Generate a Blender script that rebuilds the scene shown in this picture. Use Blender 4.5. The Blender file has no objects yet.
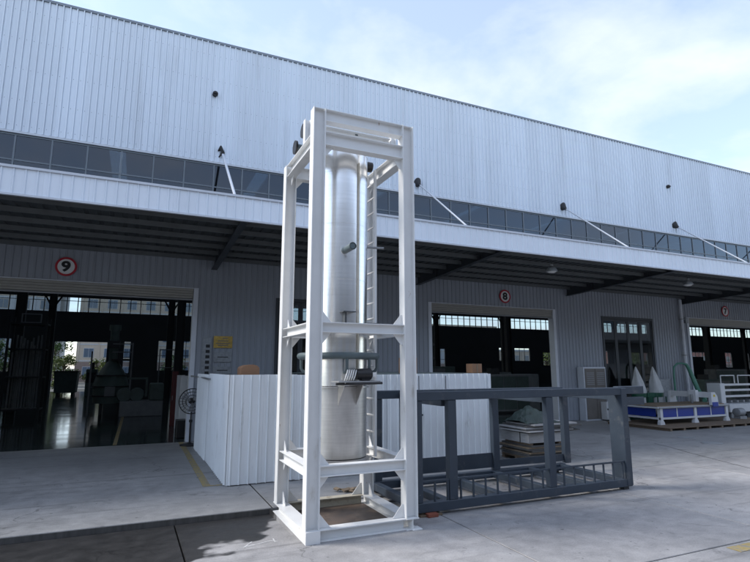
import bpy, math, random
from math import radians, sin, cos, pi
from mathutils import Vector, Matrix
random.seed(7)
scene = bpy.context.scene
C = scene.collection

# ------------------------------------------------------------------ camera
cam = bpy.data.cameras.new('camera'); camo = bpy.data.objects.new('camera', cam); C.objects.link(camo)
cam.sensor_width = 36.0; cam.lens = 36.0*519.13/750.0
cam.clip_start = 0.1; cam.clip_end = 6000
camo.location = (0, 0, 2.5)
camo.rotation_euler = (radians(90+9.512), 0, radians(-24.354))
scene.camera = camo

# ------------------------------------------------------------------ sky, sun, exposure
SUN_EL, SUN_AZ = radians(39), radians(-67)     # veiled by thin cloud, over the hall to the left
world = bpy.data.worlds.new('World'); scene.world = world; world.use_nodes = True
wn = world.node_tree.nodes; wl = world.node_tree.links; wn.clear()
def wnode(t, **k):
    n = wn.new(t)
    for a, b in k.items(): setattr(n, a, b)
    return n
wout = wnode('ShaderNodeOutputWorld'); bg = wnode('ShaderNodeBackground')
sky = wnode('ShaderNodeTexSky', sky_type='NISHITA', sun_disc=False)
sky.sun_elevation = SUN_EL; sky.sun_rotation = SUN_AZ % (2*pi)
sky.air_density = 1.0; sky.dust_density = 0.5; sky.ozone_density = 1.5; sky.altitude = 50
tc = wnode('ShaderNodeTexCoord'); sep = wnode('ShaderNodeSeparateXYZ')
wl.new(tc.outputs['Generated'], sep.inputs[0])
zz = wnode('ShaderNodeMath', operation='MAXIMUM'); wl.new(sep.outputs[2], zz.inputs[0]); zz.inputs[1].default_value = 0.0
za = wnode('ShaderNodeMath', operation='ADD'); wl.new(zz.outputs[0], za.inputs[0]); za.inputs[1].default_value = 0.22
dx = wnode('ShaderNodeMath', operation='DIVIDE'); wl.new(sep.outputs[0], dx.inputs[0]); wl.new(za.outputs[0], dx.inputs[1])
dy = wnode('ShaderNodeMath', operation='DIVIDE'); wl.new(sep.outputs[1], dy.inputs[0]); wl.new(za.outputs[0], dy.inputs[1])
cmb = wnode('ShaderNodeCombineXYZ'); wl.new(dx.outputs[0], cmb.inputs[0]); wl.new(dy.outputs[0], cmb.inputs[1])
n1 = wnode('ShaderNodeTexNoise'); n1.inputs['Scale'].default_value = 2.1; n1.inputs['Detail'].default_value = 9; n1.inputs['Roughness'].default_value = 0.56; n1.inputs['Distortion'].default_value = 0.2
wl.new(cmb.outputs[0], n1.inputs['Vector'])
rmp = wnode('ShaderNodeValToRGB'); rmp.color_ramp.elements[0].position = 0.43; rmp.color_ramp.elements[1].position = 0.70
rmp.color_ramp.elements[0].color = (0.32, 0.32, 0.32, 1); rmp.color_ramp.elements[1].color = (0.84, 0.84, 0.84, 1)
wl.new(n1.outputs['Fac'], rmp.inputs['Fac'])
mix = wnode('ShaderNodeMix', data_type='RGBA'); wl.new(rmp.outputs['Color'], mix.inputs['Factor'])
wl.new(sky.outputs[0], mix.inputs['A']); mix.inputs['B'].default_value = (3.3, 3.5, 3.95, 1)
wl.new(mix.outputs['Result'], bg.inputs['Color']); bg.inputs['Strength'].default_value = 0.10
wl.new(bg.outputs[0], wout.inputs[0])

sl = bpy.data.lights.new('sun', 'SUN'); slo = bpy.data.objects.new('sun', sl); C.objects.link(slo)
sl.energy = 1.3; sl.angle = radians(22); sl.color = (1.0, 0.95, 0.88)
slo.rotation_euler = (pi/2 - SUN_EL, 0, pi - SUN_AZ); slo.location = (-20, 40, 60)
scene.view_settings.view_transform = 'Standard'; scene.view_settings.look = 'None'
scene.view_settings.gamma = 1; scene.view_settings.use_curve_mapping = False
scene.view_settings.exposure = 1.78
scene.render.engine = 'CYCLES'
scene.cycles.max_bounces = 8; scene.cycles.transparent_max_bounces = 16

# ------------------------------------------------------------------ helpers
class MB:
    def __init__(s): s.v = []; s.f = []
    def add(s, vs, fs):
        o = len(s.v); s.v += [tuple(v) for v in vs]; s.f += [tuple(i+o for i in f) for f in fs]; return s
    def box(s, x0, x1, y0, y1, z0, z1):
        return s.add([(x0,y0,z0),(x1,y0,z0),(x1,y1,z0),(x0,y1,z0),(x0,y0,z1),(x1,y0,z1),(x1,y1,z1),(x0,y1,z1)],
                     [(0,3,2,1),(4,5,6,7),(0,1,5,4),(1,2,6,5),(2,3,7,6),(3,0,4,7)])
    def obox(s, M, sx, sy, sz):
        b = MB().box(-sx/2, sx/2, -sy/2, sy/2, -sz/2, sz/2)
        return s.add([M @ Vector(v) for v in b.v], b.f)
    def prism(s, poly, axis, a, b):
        # poly: list of 2D points in the plane of the other two axes (cyclic order x->yz, y->xz, z->xy)
        def P(p, t):
            return {'x': (t, p[0], p[1]), 'y': (p[0], t, p[1]), 'z': (p[0], p[1], t)}[axis]
        n = len(poly)
        vs = [P(p, a) for p in poly] + [P(p, b) for p in poly]
        fs = [tuple(range(n))[::-1], tuple(range(n, 2*n))] + [(i, (i+1) % n, n+(i+1) % n, n+i) for i in range(n)]
        return s.add(vs, fs)
    def tube(s, pts, r, n=8, caps=True, closed=False):
        pts = [Vector(p) for p in pts]; m = len(pts)
        rs = r if isinstance(r, (list, tuple)) else [r]*m
        base = len(s.v); up = None
        for i, p in enumerate(pts):
            if closed: d = pts[(i+1) % m] - pts[i-1]
            else: d = pts[min(i+1, m-1)] - pts[max(i-1, 0)]
            d.normalize()
            if up is None:
                a = Vector((0,0,1)) if abs(d.z) < .9 else Vector((1,0,0))
                up = d.cross(a).normalized()
            up = (up - d*up.dot(d)).normalized(); w = d.cross(up)
            for k in range(n):
                t = 2*pi*k/n; s.v.append(tuple(p + (up*cos(t) + w*sin(t))*rs[i]))
        for i in range(m if closed else m-1):
            j = (i+1) % m
            for k in range(n):
                s.f.append((base+i*n+k, base+i*n+(k+1) % n, base+j*n+(k+1) % n, base+j*n+k))
        if caps and not closed:
            s.f.append(tuple(base+k for k in range(n))[::-1]); s.f.append(tuple(base+(m-1)*n+k for k in range(n)))
        return s
    def lathe(s, prof, c, n=32, axis='z', capb=True, capt=True):
        base = len(s.v); m = len(prof)
        for (r, h) in prof:
            for k in range(n):
                t = 2*pi*k/n; a, b = r*cos(t), r*sin(t)
                p = {'z': (a, b, h), 'y': (b, h, a), 'x': (h, a, b)}[axis]
                s.v.append((c[0]+p[0], c[1]+p[1], c[2]+p[2]))
        for i in range(m-1):
            for k in range(n):
                s.f.append((base+i*n+k, base+i*n+(k+1) % n, base+(i+1)*n+(k+1) % n, base+(i+1)*n+k))
        if capb: s.f.append(tuple(base+k for k in range(n))[::-1])
        if capt: s.f.append(tuple(base+(m-1)*n+k for k in range(n)))
        return s
    def fold(s, x, y, z0, z1):      # sagging cloth: deep vertical folds, tip hanging to one side
        out = []
        for (a, b, c) in s.v:
            u = min(1, max(0, (c-z0)/(z1-z0))); t = math.atan2(b-y, a-x); r = math.hypot(a-x, b-y)*(1+(.05+.22*u)*sin(5*t+3*u)+.06*sin(9*t+1+5*u))
            out.append((x+r*cos(t)-.10*u*u, y+r*sin(t), c))
        s.v = out; return s
    def mesh(s, name, mat):
        me = bpy.data.meshes.new(name); me.from_pydata(s.v, [], s.f); me.update()
        if mat: me.materials.append(mat)
        return me
    def build(s, name, mat, parent=None, smooth=None, bevel=None):
        me = s.mesh(name, mat)
        if smooth is not None:
            me.polygons.foreach_set('use_smooth', [True]*len(me.polygons))
            try: me.set_sharp_from_angle(angle=radians(smooth))
            except Exception: pass
        return link(name, me, parent, bevel=bevel)
def link(name, me, parent=None, loc=(0,0,0), rz=0, bevel=None):
    o = bpy.data.objects.new(name, me); C.objects.link(o); o.location = loc; o.rotation_euler[2] = rz
    if parent:
        o.parent = parent
        pl = Vector((0,0,0)); q = parent
        while q: pl += q.location; q = q.parent
        o.location = Vector(loc) - pl          # geometry is written in world coordinates
    if bevel:
        m = o.modifiers.new('bevel', 'BEVEL'); m.width = bevel; m.segments = 1; m.limit_method = 'ANGLE'
    return o
def tag(o, label=None, cat=None, group=None, kind=None):
    if label: o['label'] = label
    if cat: o['category'] = cat
    if group: o['group'] = group
    if kind: o['kind'] = kind
    return o
def thing(name, label, cat, loc=(0,0,0), group=None):
    o = bpy.data.objects.new(name, None); C.objects.link(o); o.location = loc; o.empty_display_size = .3
    return tag(o, label, cat, group)
def ipoly(c1, c2, h, b, tf, tw, web=2):
    # I section centred at (c1,c2); web runs along the second coordinate (web=2) or the first (web=1)
    p = [(-b/2,-h/2),(b/2,-h/2),(b/2,-h/2+tf),(tw/2,-h/2+tf),(tw/2,h/2-tf),(b/2,h/2-tf),(b/2,h/2),(-b/2,h/2),(-b/2,h/2-tf),(-tw/2,h/2-tf),(-tw/2,-h/2+tf),(-b/2,-h/2+tf)]
    if web == 1: p = [(y, x) for x, y in p][::-1]
    return [(c1+x, c2+y) for x, y in p]
def ibeam(axis, a, b, c1, c2, h, w, tf=.012, tw=.009, web=2):
    return MB().prism(ipoly(c1, c2, h, w, tf, tw, web), axis, a, b)

# ------------------------------------------------------------------ materials
MATS = {}
def mat(name, col, rough=.5, metal=0.0, var=.10, vscale=3.0, bump=0.0, bscale=60.0, stretch=(1,1,1), rvar=.08, rnd=0.0, spec=.5, dirt=None, coat=0):
    m = bpy.data.materials.new(name); m.use_nodes = True
    nt = m.node_tree; N = nt.nodes; L = nt.links; b = N['Principled BSDF']
    b.inputs['Metallic'].default_value = metal; b.inputs['Specular IOR Level'].default_value = spec
    g = N.new('ShaderNodeNewGeometry'); mp = N.new('ShaderNodeMapping'); mp.inputs['Scale'].default_value = stretch
    L.new(g.outputs['Position'], mp.inputs['Vector'])
    nz = N.new('ShaderNodeTexNoise'); nz.inputs['Scale'].default_value = vscale; nz.inputs['Detail'].default_value = 6; nz.inputs['Roughness'].default_value = .62
    L.new(mp.outputs[0], nz.inputs['Vector'])
    mr = N.new('ShaderNodeMapRange'); mr.inputs['From Min'].default_value = .3; mr.inputs['From Max'].default_value = .7
    mr.inputs['To Min'].default_value = 1-var; mr.inputs['To Max'].default_value = 1+var
    L.new(nz.outputs['Fac'], mr.inputs['Value'])
    val = mr.outputs[0]
    if rnd:
        oi = N.new('ShaderNodeObjectInfo'); r2 = N.new('ShaderNodeMapRange'); r2.inputs['To Min'].default_value = 1-rnd; r2.inputs['To Max'].default_value = 1+rnd
        L.new(oi.outputs['Random'], r2.inputs['Value'])
        mu = N.new('ShaderNodeMath'); mu.operation = 'MULTIPLY'; L.new(val, mu.inputs[0]); L.new(r2.outputs[0], mu.inputs[1]); val = mu.outputs[0]
    vm = N.new('ShaderNodeVectorMath'); vm.operation = 'SCALE'; vm.inputs[0].default_value = col[:3]; L.new(val, vm.inputs['Scale'])
    colout = vm.outputs[0]
    for dc, ds, lo, hi, dst in ([] if not dirt else dirt if isinstance(dirt, list) else [dirt]):   # (colour, scale, lo, hi, stretch)
        mp2 = N.new('ShaderNodeMapping'); mp2.inputs['Scale'].default_value = dst; L.new(g.outputs['Position'], mp2.inputs['Vector'])
        n2 = N.new('ShaderNodeTexNoise'); n2.inputs['Scale'].default_value = ds; n2.inputs['Detail'].default_value = 8; n2.inputs['Roughness'].default_value = .65
        L.new(mp2.outputs[0], n2.inputs['Vector'])
        m2 = N.new('ShaderNodeMapRange'); m2.inputs['From Min'].default_value = lo; m2.inputs['From Max'].default_value = hi; m2.interpolation_type = 'SMOOTHSTEP'
        L.new(n2.outputs['Fac'], m2.inputs['Value'])
        mx = N.new('ShaderNodeMix'); mx.data_type = 'RGBA'; L.new(m2.outputs[0], mx.inputs['Factor']); L.new(colout, mx.inputs['A']); mx.inputs['B'].default_value = (*dc, 1)
        colout = mx.outputs['Result']
    L.new(colout, b.inputs['Base Color'])
    r = N.new('ShaderNodeMapRange'); r.inputs['From Min'].default_value = .3; r.inputs['From Max'].default_value = .7
    r.inputs['To Min'].default_value = max(.02, rough-rvar); r.inputs['To Max'].default_value = min(1, rough+rvar)
    L.new(nz.outputs['Fac'], r.inputs['Value']); L.new(r.outputs[0], b.inputs['Roughness'])
    if bump:
        n3 = N.new('ShaderNodeTexNoise'); n3.inputs['Scale'].default_value = bscale; n3.inputs['Detail'].default_value = 4
        L.new(mp.outputs[0], n3.inputs['Vector'])
        bp = N.new('ShaderNodeBump'); bp.inputs['Strength'].default_value = bump; bp.inputs['Distance'].default_value = .01
        L.new(n3.outputs['Fac'], bp.inputs['Height']); L.new(bp.outputs[0], b.inputs['Normal'])
    MATS[name] = m; return m
def glass_mat(name, tint, refl_rough=.02, gl=(1,1,1), ior=1.5):
    m = bpy.data.materials.new(name); m.use_nodes = True; nt = m.node_tree; N = nt.nodes; L = nt.links
    N.remove(N['Principled BSDF']); out = N['Material Output']
    t = N.new('ShaderNodeBsdfTransparent'); t.inputs[0].default_value = (*tint, 1)
    g = N.new('ShaderNodeBsdfGlossy'); g.inputs['Roughness'].default_value = refl_rough; g.inputs['Color'].default_value = (*gl, 1)
    f = N.new('ShaderNodeFresnel'); ge = N.new('ShaderNodeNewGeometry')      # thin pane: same reflectance from both sides
    io = N.new('ShaderNodeMapRange'); io.inputs['To Min'].default_value = ior; io.inputs['To Max'].default_value = 1/ior
    L.new(ge.outputs['Backfacing'], io.inputs['Value']); L.new(io.outputs[0], f.inputs['IOR'])
    mx = N.new('ShaderNodeMixShader'); L.new(f.outputs[0], mx.inputs[0]); L.new(t.outputs[0], mx.inputs[1]); L.new(g.outputs[0], mx.inputs[2])
    L.new(mx.outputs[0], out.inputs[0]); MATS[name] = m; return m

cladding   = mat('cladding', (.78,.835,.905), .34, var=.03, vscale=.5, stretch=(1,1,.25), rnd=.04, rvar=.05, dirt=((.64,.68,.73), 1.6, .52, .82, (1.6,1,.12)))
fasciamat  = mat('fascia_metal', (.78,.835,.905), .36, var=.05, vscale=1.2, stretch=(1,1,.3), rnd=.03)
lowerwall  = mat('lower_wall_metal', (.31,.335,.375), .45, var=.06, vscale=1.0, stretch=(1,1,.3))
fencemat   = mat('fence_metal', (.77,.80,.82), .4, var=.05, vscale=2.0, stretch=(1,1,.3), rnd=.03, dirt=((.40,.40,.38), 3.0, .60, .80, (1,1,.25)))
trim       = mat('trim_metal', (.60,.63,.68), .4, var=.06)
coping     = mat('coping_metal', (.22,.25,.29), .4, var=.08)
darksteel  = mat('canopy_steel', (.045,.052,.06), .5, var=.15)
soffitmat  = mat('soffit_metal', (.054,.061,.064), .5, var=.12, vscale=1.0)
purlinmat  = mat('purlin_metal', (.115,.125,.13), .45, var=.1)
framegrey  = mat('window_frame_metal', (.16,.185,.21), .45, var=.08)
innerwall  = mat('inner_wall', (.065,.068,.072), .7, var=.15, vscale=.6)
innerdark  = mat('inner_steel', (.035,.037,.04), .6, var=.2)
whitepaint = mat('white_paint', (.74,.745,.74), .38, var=.04, vscale=2.5, bump=.05, bscale=25, dirt=[((.44,.40,.34), 2.6, .60, .84, (1,1,.45)), ((.30,.20,.12), 11, .66, .74, (1,1,.35)), ((.10,.07,.05), 34, .71, .75, (1,1,.7))])
darkpaint  = mat('grey_blue_paint', (.036,.050,.070), .42, var=.10, vscale=2.5, bump=.04, bscale=30, dirt=[((.12,.125,.13), 3.0, .56, .8, (1,1,1)), ((.20,.20,.20), 26, .68, .74, (.5,1,1)), ((.11,.07,.05), 14, .70, .76, (1,1,1))])
pipepaint  = mat('pipe_primer', (.085,.115,.125), .45, var=.15, vscale=4)
blackmat   = mat('black_plastic', (.012,.012,.013), .4, var=.2)
whitecable = mat('white_hose', (.75,.75,.74), .4, var=.05)
rustpan    = mat('pan_rust', (.13,.095,.072), .42, var=.30, vscale=3.0, dirt=((.06,.045,.038), 2.0, .45, .62, (1,1,1)))
cream      = mat('dirty_cream_paint', (.50,.46,.37), .5, var=.12, vscale=4, dirt=((.22,.17,.12), 4.0, .55, .75, (1,1,1)))
yellowline = mat('yellow_line', (.34,.26,.10), .7, var=.25, vscale=9, dirt=((.2,.19,.17), 9.0, .46, .6, (1,1,1)))
woodmat    = mat('pallet_wood', (.17,.125,.085), .7, var=.25, vscale=4, stretch=(1,6,6))
cardboard  = mat('cardboard', (.27,.15,.085), .75, var=.08)
brickmat   = mat('red_brick', (.25,.075,.045), .8, var=.2, vscale=15)
shutter    = mat('shutter_metal', (.30,.29,.26), .45, var=.08)
rubber     = mat('rubber', (.03,.03,.032), .7)
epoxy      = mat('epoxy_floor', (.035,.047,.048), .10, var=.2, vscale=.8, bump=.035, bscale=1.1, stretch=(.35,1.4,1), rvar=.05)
goldmat    = mat('gold_plaque', (.42,.29,.08), .35, metal=.7, var=.35, vscale=14)
greyplaque = mat('grey_plaque', (.27,.29,.31), .4, metal=.3, var=.2, vscale=12)
signwhite  = mat('sign_white', (.72,.72,.71), .4, var=.03)
signred    = mat('sign_red', (.42,.015,.03), .4, var=.05)
signblack  = mat('sign_black', (.012,.012,.014), .5)
machwhite  = mat('machine_white', (.62,.63,.64), .4, var=.06)
machblue   = mat('machine_blue', (.014,.04,.27), .38, var=.08)
machgrey   = mat('machine_grey', (.26,.27,.28), .45, var=.1)
greenpaint = mat('green_paint', (.012,.085,.05), .4, var=.1)
greenhose  = mat('green_hose', (.07,.21,.15), .45, var=.12, vscale=14)
bagcloth   = mat('filter_bag', (.55,.56,.56), .85, var=.08, bump=.3, bscale=12)
tarpmat    = mat('tarp', (.028,.045,.040), .6, var=.3, vscale=7, bump=.4, bscale=9)
boardwhite = mat('board_white', (.33,.33,.33), .6, var=.2, vscale=6, stretch=(1,1,12))
boarddark  = mat('board_dark', (.085,.082,.078), .7, var=.35, vscale=6, stretch=(1,1,14))
boardtan   = mat('board_tan', (.22,.165,.11), .7, var=.2, vscale=8)
redpaint   = mat('red_paint', (.10,.012,.014), .45)
brownmetal = mat('brown_door_metal', (.17,.155,.14), .5, var=.1)
lamp_mat   = mat('lamp_metal', (.45,.47,.48), .35, metal=.6)
asphalt    = mat('outer_ground', (.10,.105,.10), .9, var=.2, vscale=.2)
bark       = mat('bark', (.09,.07,.05), .9, var=.3, vscale=8)
leafa      = mat('leaf_green', (.05,.095,.022), .6, var=.5, vscale=1.4, spec=.3)
leafb      = mat('leaf_light', (.095,.13,.03), .6, var=.4, vscale=1.4, spec=.3)
aptbeige   = mat('apartment_beige', (.42,.36,.29), .8, var=.08)
aptbrown   = mat('apartment_brown', (.20,.15,.13), .8, var=.1)
aptgrey    = mat('apartment_grey', (.40,.42,.44), .8, var=.08)
aptred     = mat('apartment_red', (.36,.17,.14), .8, var=.1)
aptglass   = mat('apartment_glass', (.10,.13,.17), .12, var=.1)
glass_rib  = glass_mat('ribbon_glass', (.22,.26,.29), .03, (.80,.88,1.0), 1.75)
glass_clr  = glass_mat('clear_glass', (.72,.76,.78), .02, (1,1,1), 1.45)
glass_dk   = glass_mat('door_glass', (.58,.62,.64), .02, (1,1,1), 1.5)

# concrete with joints' grime, oil marks; wet=True adds the wet patch in front of the apron edge
def concrete(name, col, wet=False):
    m = bpy.data.materials.new(name); m.use_nodes = True; nt = m.node_tree; N = nt.nodes; L = nt.links; b = N['Principled BSDF']
    g = N.new('ShaderNodeNewGeometry')
    def noise(s, d=6, r=.6, st=(1,1,1), dist=0):
        mp = N.new('ShaderNodeMapping'); mp.inputs['Scale'].default_value = st; L.new(g.outputs['Position'], mp.inputs['Vector'])
        n = N.new('ShaderNodeTexNoise'); n.inputs['Scale'].default_value = s; n.inputs['Detail'].default_value = d; n.inputs['Roughness'].default_value = r; n.inputs['Distortion'].default_value = dist
        L.new(mp.outputs[0], n.inputs['Vector']); return n.outputs['Fac']
    def rng(v, a, bb, c, d, smooth=False):
        r = N.new('ShaderNodeMapRange'); L.new(v, r.inputs['Value'])
        for k, x in zip(('From Min','From Max','To Min','To Max'), (a,bb,c,d)): r.inputs[k].default_value = x
        if smooth: r.interpolation_type = 'SMOOTHSTEP'
        return r.outputs[0]
    def math_(op, a, bb):
        n = N.new('ShaderNodeMath'); n.operation = op
        for i, v in enumerate((a, bb)):
            if isinstance(v, (int, float)): n.inputs[i].default_value = v
            else: L.new(v, n.inputs[i])
        return n.outputs[0]
    a = rng(noise(.35, 5), .3, .7, .78, 1.18); c = rng(noise(3.5, 8, .7), .3, .7, .80, 1.16); d = rng(noise(45, 3), .3, .7, .86, 1.10)
    scuff = rng(noise(1.3, 9, .72, (1,1.8,1), 1.2), .56, .70, 1.0, .66, True)
    blot = rng(noise(5.5, 7, .75, (1,2.2,1)), .62, .72, 1.0, .62, True)
    mpr = N.new('ShaderNodeMapping'); mpr.inputs['Rotation'].default_value = (0,0,.35); mpr.inputs['Scale'].default_value = (.10,2.6,1); L.new(g.outputs['Position'], mpr.inputs['Vector'])
    nt_ = N.new('ShaderNodeTexNoise'); nt_.inputs['Scale'].default_value = 1.6; nt_.inputs['Detail'].default_value = 6; L.new(mpr.outputs[0], nt_.inputs['Vector'])
    blot = math_('MULTIPLY', blot, rng(nt_.outputs['Fac'], .55, .72, 1.0, .74, True))
    vp = N.new('ShaderNodeVectorMath'); vp.operation = 'ADD'
    wv = N.new('ShaderNodeTexNoise'); wv.inputs['Scale'].default_value = 1.4; wv.inputs['Detail'].default_value = 5; L.new(g.outputs['Position'], wv.inputs['Vector'])
    ws = N.new('ShaderNodeVectorMath'); ws.operation = 'SCALE'; ws.inputs['Scale'].default_value = .9; L.new(wv.outputs['Color'], ws.inputs[0])
    L.new(g.outputs['Position'], vp.inputs[0]); L.new(ws.outputs[0], vp.inputs[1])
    vo = N.new('ShaderNodeTexVoronoi'); vo.feature = 'DISTANCE_TO_EDGE'; vo.inputs['Scale'].default_value = .33; L.new(vp.outputs[0], vo.inputs['Vector'])
    crk = rng(vo.outputs['Distance'], .0015, .005, .55, 1.0)
    cm = rng(noise(.45, 2), .50, .56, 0, 1)           # cracks only in some places
    crk = math_('ADD', math_('MULTIPLY', crk, cm), math_('SUBTRACT', 1.0, cm))
    drip = rng(noise(9, 2, .4), .70, .76, 1.0, .55, True)
    blot = math_('MULTIPLY', math_('MULTIPLY', blot, crk), drip)
    oi = N.new('ShaderNodeObjectInfo'); rn = rng(oi.outputs['Random'], 0, 1, .93, 1.06)
    v = math_('MULTIPLY', math_('MULTIPLY', a, c), math_('MULTIPLY', d, math_('MULTIPLY', scuff, math_('MULTIPLY', blot, rn))))
    vm = N.new('ShaderNodeVectorMath'); vm.operation = 'SCALE'; vm.inputs[0].default_value = col; L.new(v, vm.inputs['Scale'])
    colo = vm.outputs[0]; ro = rng(noise(3.5, 8, .7), .3, .7, .50, .72)
    if wet:
        # wetness: high near the apron edge and to the left, frayed by noise
        s = N.new('ShaderNodeSeparateXYZ'); L.new(g.outputs['Position'], s.inputs[0])
        e = rng(s.outputs[1], 7.3, 9.9, 0, 1)
        lft = rng(s.outputs[0], -.6, 2.4, 1.3, -.22)
        w = math_('ADD', math_('ADD', e, lft), rng(noise(1.3, 3, .45, (1,1.3,1), .0), .3, .7, -.26, .26))
        wf = rng(w, .56, .68, 0, 1, True)
        mx = N.new('ShaderNodeMix'); mx.data_type = 'RGBA'; L.new(wf, mx.inputs['Factor']); L.new(colo, mx.inputs['A'])
        v2 = N.new('ShaderNodeVectorMath'); v2.operation = 'SCALE'; L.new(colo, v2.inputs[0]); v2.inputs['Scale'].default_value = .075
        L.new(v2.outputs[0], mx.inputs['B']); colo = mx.outputs['Result']
        ro = math_('ADD', ro, math_('MULTIPLY', wf, -.10))
    L.new(colo, b.inputs['Base Color']); L.new(ro, b.inputs['Roughness'])
    bp = N.new('ShaderNodeBump'); bp.inputs['Strength'].default_value = .12; bp.inputs['Distance'].default_value = .01
    L.new(noise(22, 5), bp.inputs['Height']); L.new(bp.outputs[0], b.inputs['Normal'])
    MATS[name] = m; return m
conc_yard  = concrete('yard_concrete', (.305,.298,.298))
conc_wet   = concrete('yard_concrete_wet', (.305,.298,.298), True)
conc_apron = concrete('apron_concrete', (.28,.278,.275))
conc_dirt  = mat('joint_dirt', (.018,.017,.016), .95)

# ------------------------------------------------------------------ ground
ground = tag(MB().box(-1500, 1500, -1500, 2500, -1.2, -.30).build('ground', asphalt), kind='structure')
bed = tag(MB().box(-40, 150, -14, 19.58, -.29, -.165).build('pavement_bed', conc_dirt), kind='structure')
MB().box(2.37,149.5,-13.95,9.84,-.15,-.010).build('joint_filler', conc_dirt, bed); MB().box(-39.95,2.365,-13.95,5.17,-.15,-.010).build('joint_filler', conc_dirt, bed); MB().box(2.43,149.5,9.86,19.5,-.15,-.010).build('joint_filler', conc_dirt, bed)
G = .013
def slab(x0, x1, y0, y1, m, dz=(0,0)):
    mb = MB(); x0 += G; x1 -= G; y0 += G; y1 -= G
    e = .006; zb = -.16
    A = [(x0,y0,dz[0]),(x1,y0,dz[0]),(x1,y1,dz[1]),(x0,y1,dz[1])]
    top = [(x0+e,y0+e,dz[0]),(x1-e,y0+e,dz[0]),(x1-e,y1-e,dz[1]),(x0+e,y1-e,dz[1])]
    mid = [(p[0],p[1],p[2]-.008) for p in A]; bot = [(p[0],p[1],zb) for p in A]
    mb.add(top+mid+bot, [(0,1,2,3)] + [(4+i,4+(i+1)%4,(i+1)%4,i) for i in range(4)] + [(8+i,8+(i+1)%4,4+(i+1)%4,4+i) for i in range(4)])
    o = mb.build('concrete_slab', m, bed); return o
XS = [-39.9,-30,-20.25,-16.05,-11.85,-7.65,-3.45,.75,2.36,4.95,9.18,13.4,17.6,21.8,26.0,30.2,34.4,40,60,90,120,149]
YS = [-13.9,-8.83,-4.16,.51,5.18,9.85]
for i in range(len(XS)-1):
    for j in range(len(YS)-1):
        x0, x1 = XS[i], XS[i+1]
        if x1 <= 2.36 and j == 4:      # the slabs dip to a gutter along the apron edge
            xs_, ys_ = ([x0+G, x1-G], [YS[j]+G, 7.62, YS[j+1]-G]) if x1 < 2 else ([x0+G, 2.355, 2.362, 4.95-G], [YS[j]+G, 7.62, YS[j+1]-G])
            zf_ = lambda xx, yy: -.10*max(0, (yy-7.62)/2.23) if xx < 2.36 else 0.0
            mb = MB(); nx_ = len(xs_)
            mb.v = [(xx, yy, zf_(xx, yy)) for yy in ys_ for xx in xs_] + [(xx, yy, -.16) for yy in ys_ for xx in xs_]
            q_ = 3*nx_
            for jj in range(2):
                for ii in range(nx_-1): a_ = jj*nx_+ii; mb.f.append((a_, a_+1, a_+nx_+1, a_+nx_)); mb.f.append((q_+a_, q_+a_+nx_, q_+a_+nx_+1, q_+a_+1))
            for ii in range(nx_-1): mb.f += [(ii+1, ii, q_+ii, q_+ii+1), (2*nx_+ii, 2*nx_+ii+1, q_+2*nx_+ii+1, q_+2*nx_+ii)]
            for jj in range(2): mb.f += [(jj*nx_, (jj+1)*nx_, q_+(jj+1)*nx_, q_+jj*nx_), ((jj+1)*nx_+nx_-1, jj*nx_+nx_-1, q_+jj*nx_+nx_-1, q_+(jj+1)*nx_+nx_-1)]
            mb.build('concrete_slab', conc_wet, bed)
        elif XS[i] == .75 and j < 4: slab(.75, 4.95, YS[j], YS[j+1], conc_yard)
        elif XS[i] == 2.36: continue
        else: slab(x0, x1, YS[j], YS[j+1], conc_yard)
for x0, x1 in zip([-39.9,-9.3,2.42,7.1,11.8,16.5,21.2,25.9,30.6,40,70,110],[-9.3,2.42,7.1,11.8,16.5,21.2,25.9,30.6,40,70,110,149]):
    slab(x0, x1, 9.85, 19.56, conc_apron)
MB().box(-20, 2.40, 9.842, 9.856, -.155, -.012).build('kerb_face', mat('damp_kerb', (.075,.073,.07), .6, var=.35, vscale=5, stretch=(3,1,.4)), bed)
# painted lines and marks
tag(MB().box(1.46,1.62,12.12,19.5,.003,.006).build('yellow_line', yellowline, bed))
MB().box(1.62,1.9,12.12,12.2,.003,.006).build('yellow_line', yellowline, bed)
MB().box(7.75,9.1,4.90,5.10,.003,.006).build('yellow_line', yellowline, bed)
MB().box(9.26,13.3,4.90,5.10,.003,.006).build('yellow_line', yellowline, bed)
chalk = MB()
for (ax, ay, bx_, by_) in ((1.55,7.95,1.98,8.12),(1.55,7.95,1.72,8.20),(1.60,8.02,1.80,8.03),(2.02,8.02,2.04,8.22),(1.98,8.12,2.06,8.03)):
    dd = Vector((bx_-ax, by_-ay)).normalized()*.010; zf = lambda yy: .004 - .10*max(0, (yy-7.62)/2.23)
    chalk.add([(ax-dd.y,ay+dd.x,zf(ay)),(ax+dd.y,ay-dd.x,zf(ay)),(bx_+dd.y,by_-dd.x,zf(by_)),(bx_-dd.y,by_+dd.x,zf(by_))], [(0,1,2,3)])
chalk.build('chalk_mark', mat('chalk', (.5,.5,.5), .9, var=.3, vscale=20), bed)
crk = MB(); pts = [(16.0,12.6),(15.72,11.8),(15.3,11.0),(15.05,10.4),(14.7,9.6),(14.3,8.6),(13.9,7.8)]
for (ax,ay),(bx_,by_) in zip(pts, pts[1:]):
    crk.add([(ax-.012,ay,.003),(ax+.012,ay,.003),(bx_+.012,by_,.003),(bx_-.012,by_,.003)], [(0,3,2,1)])
crk.build('crack', conc_dirt, bed)
for (x, y, r) in [(17.9,11.9,.33),(18.4,13.2,.28)]:
    MB().lathe([(r,.002),(r,.007),(r-.03,.010)], (x,y,0), 20).build('manhole_cover', machgrey, bed, smooth=30)

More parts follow.
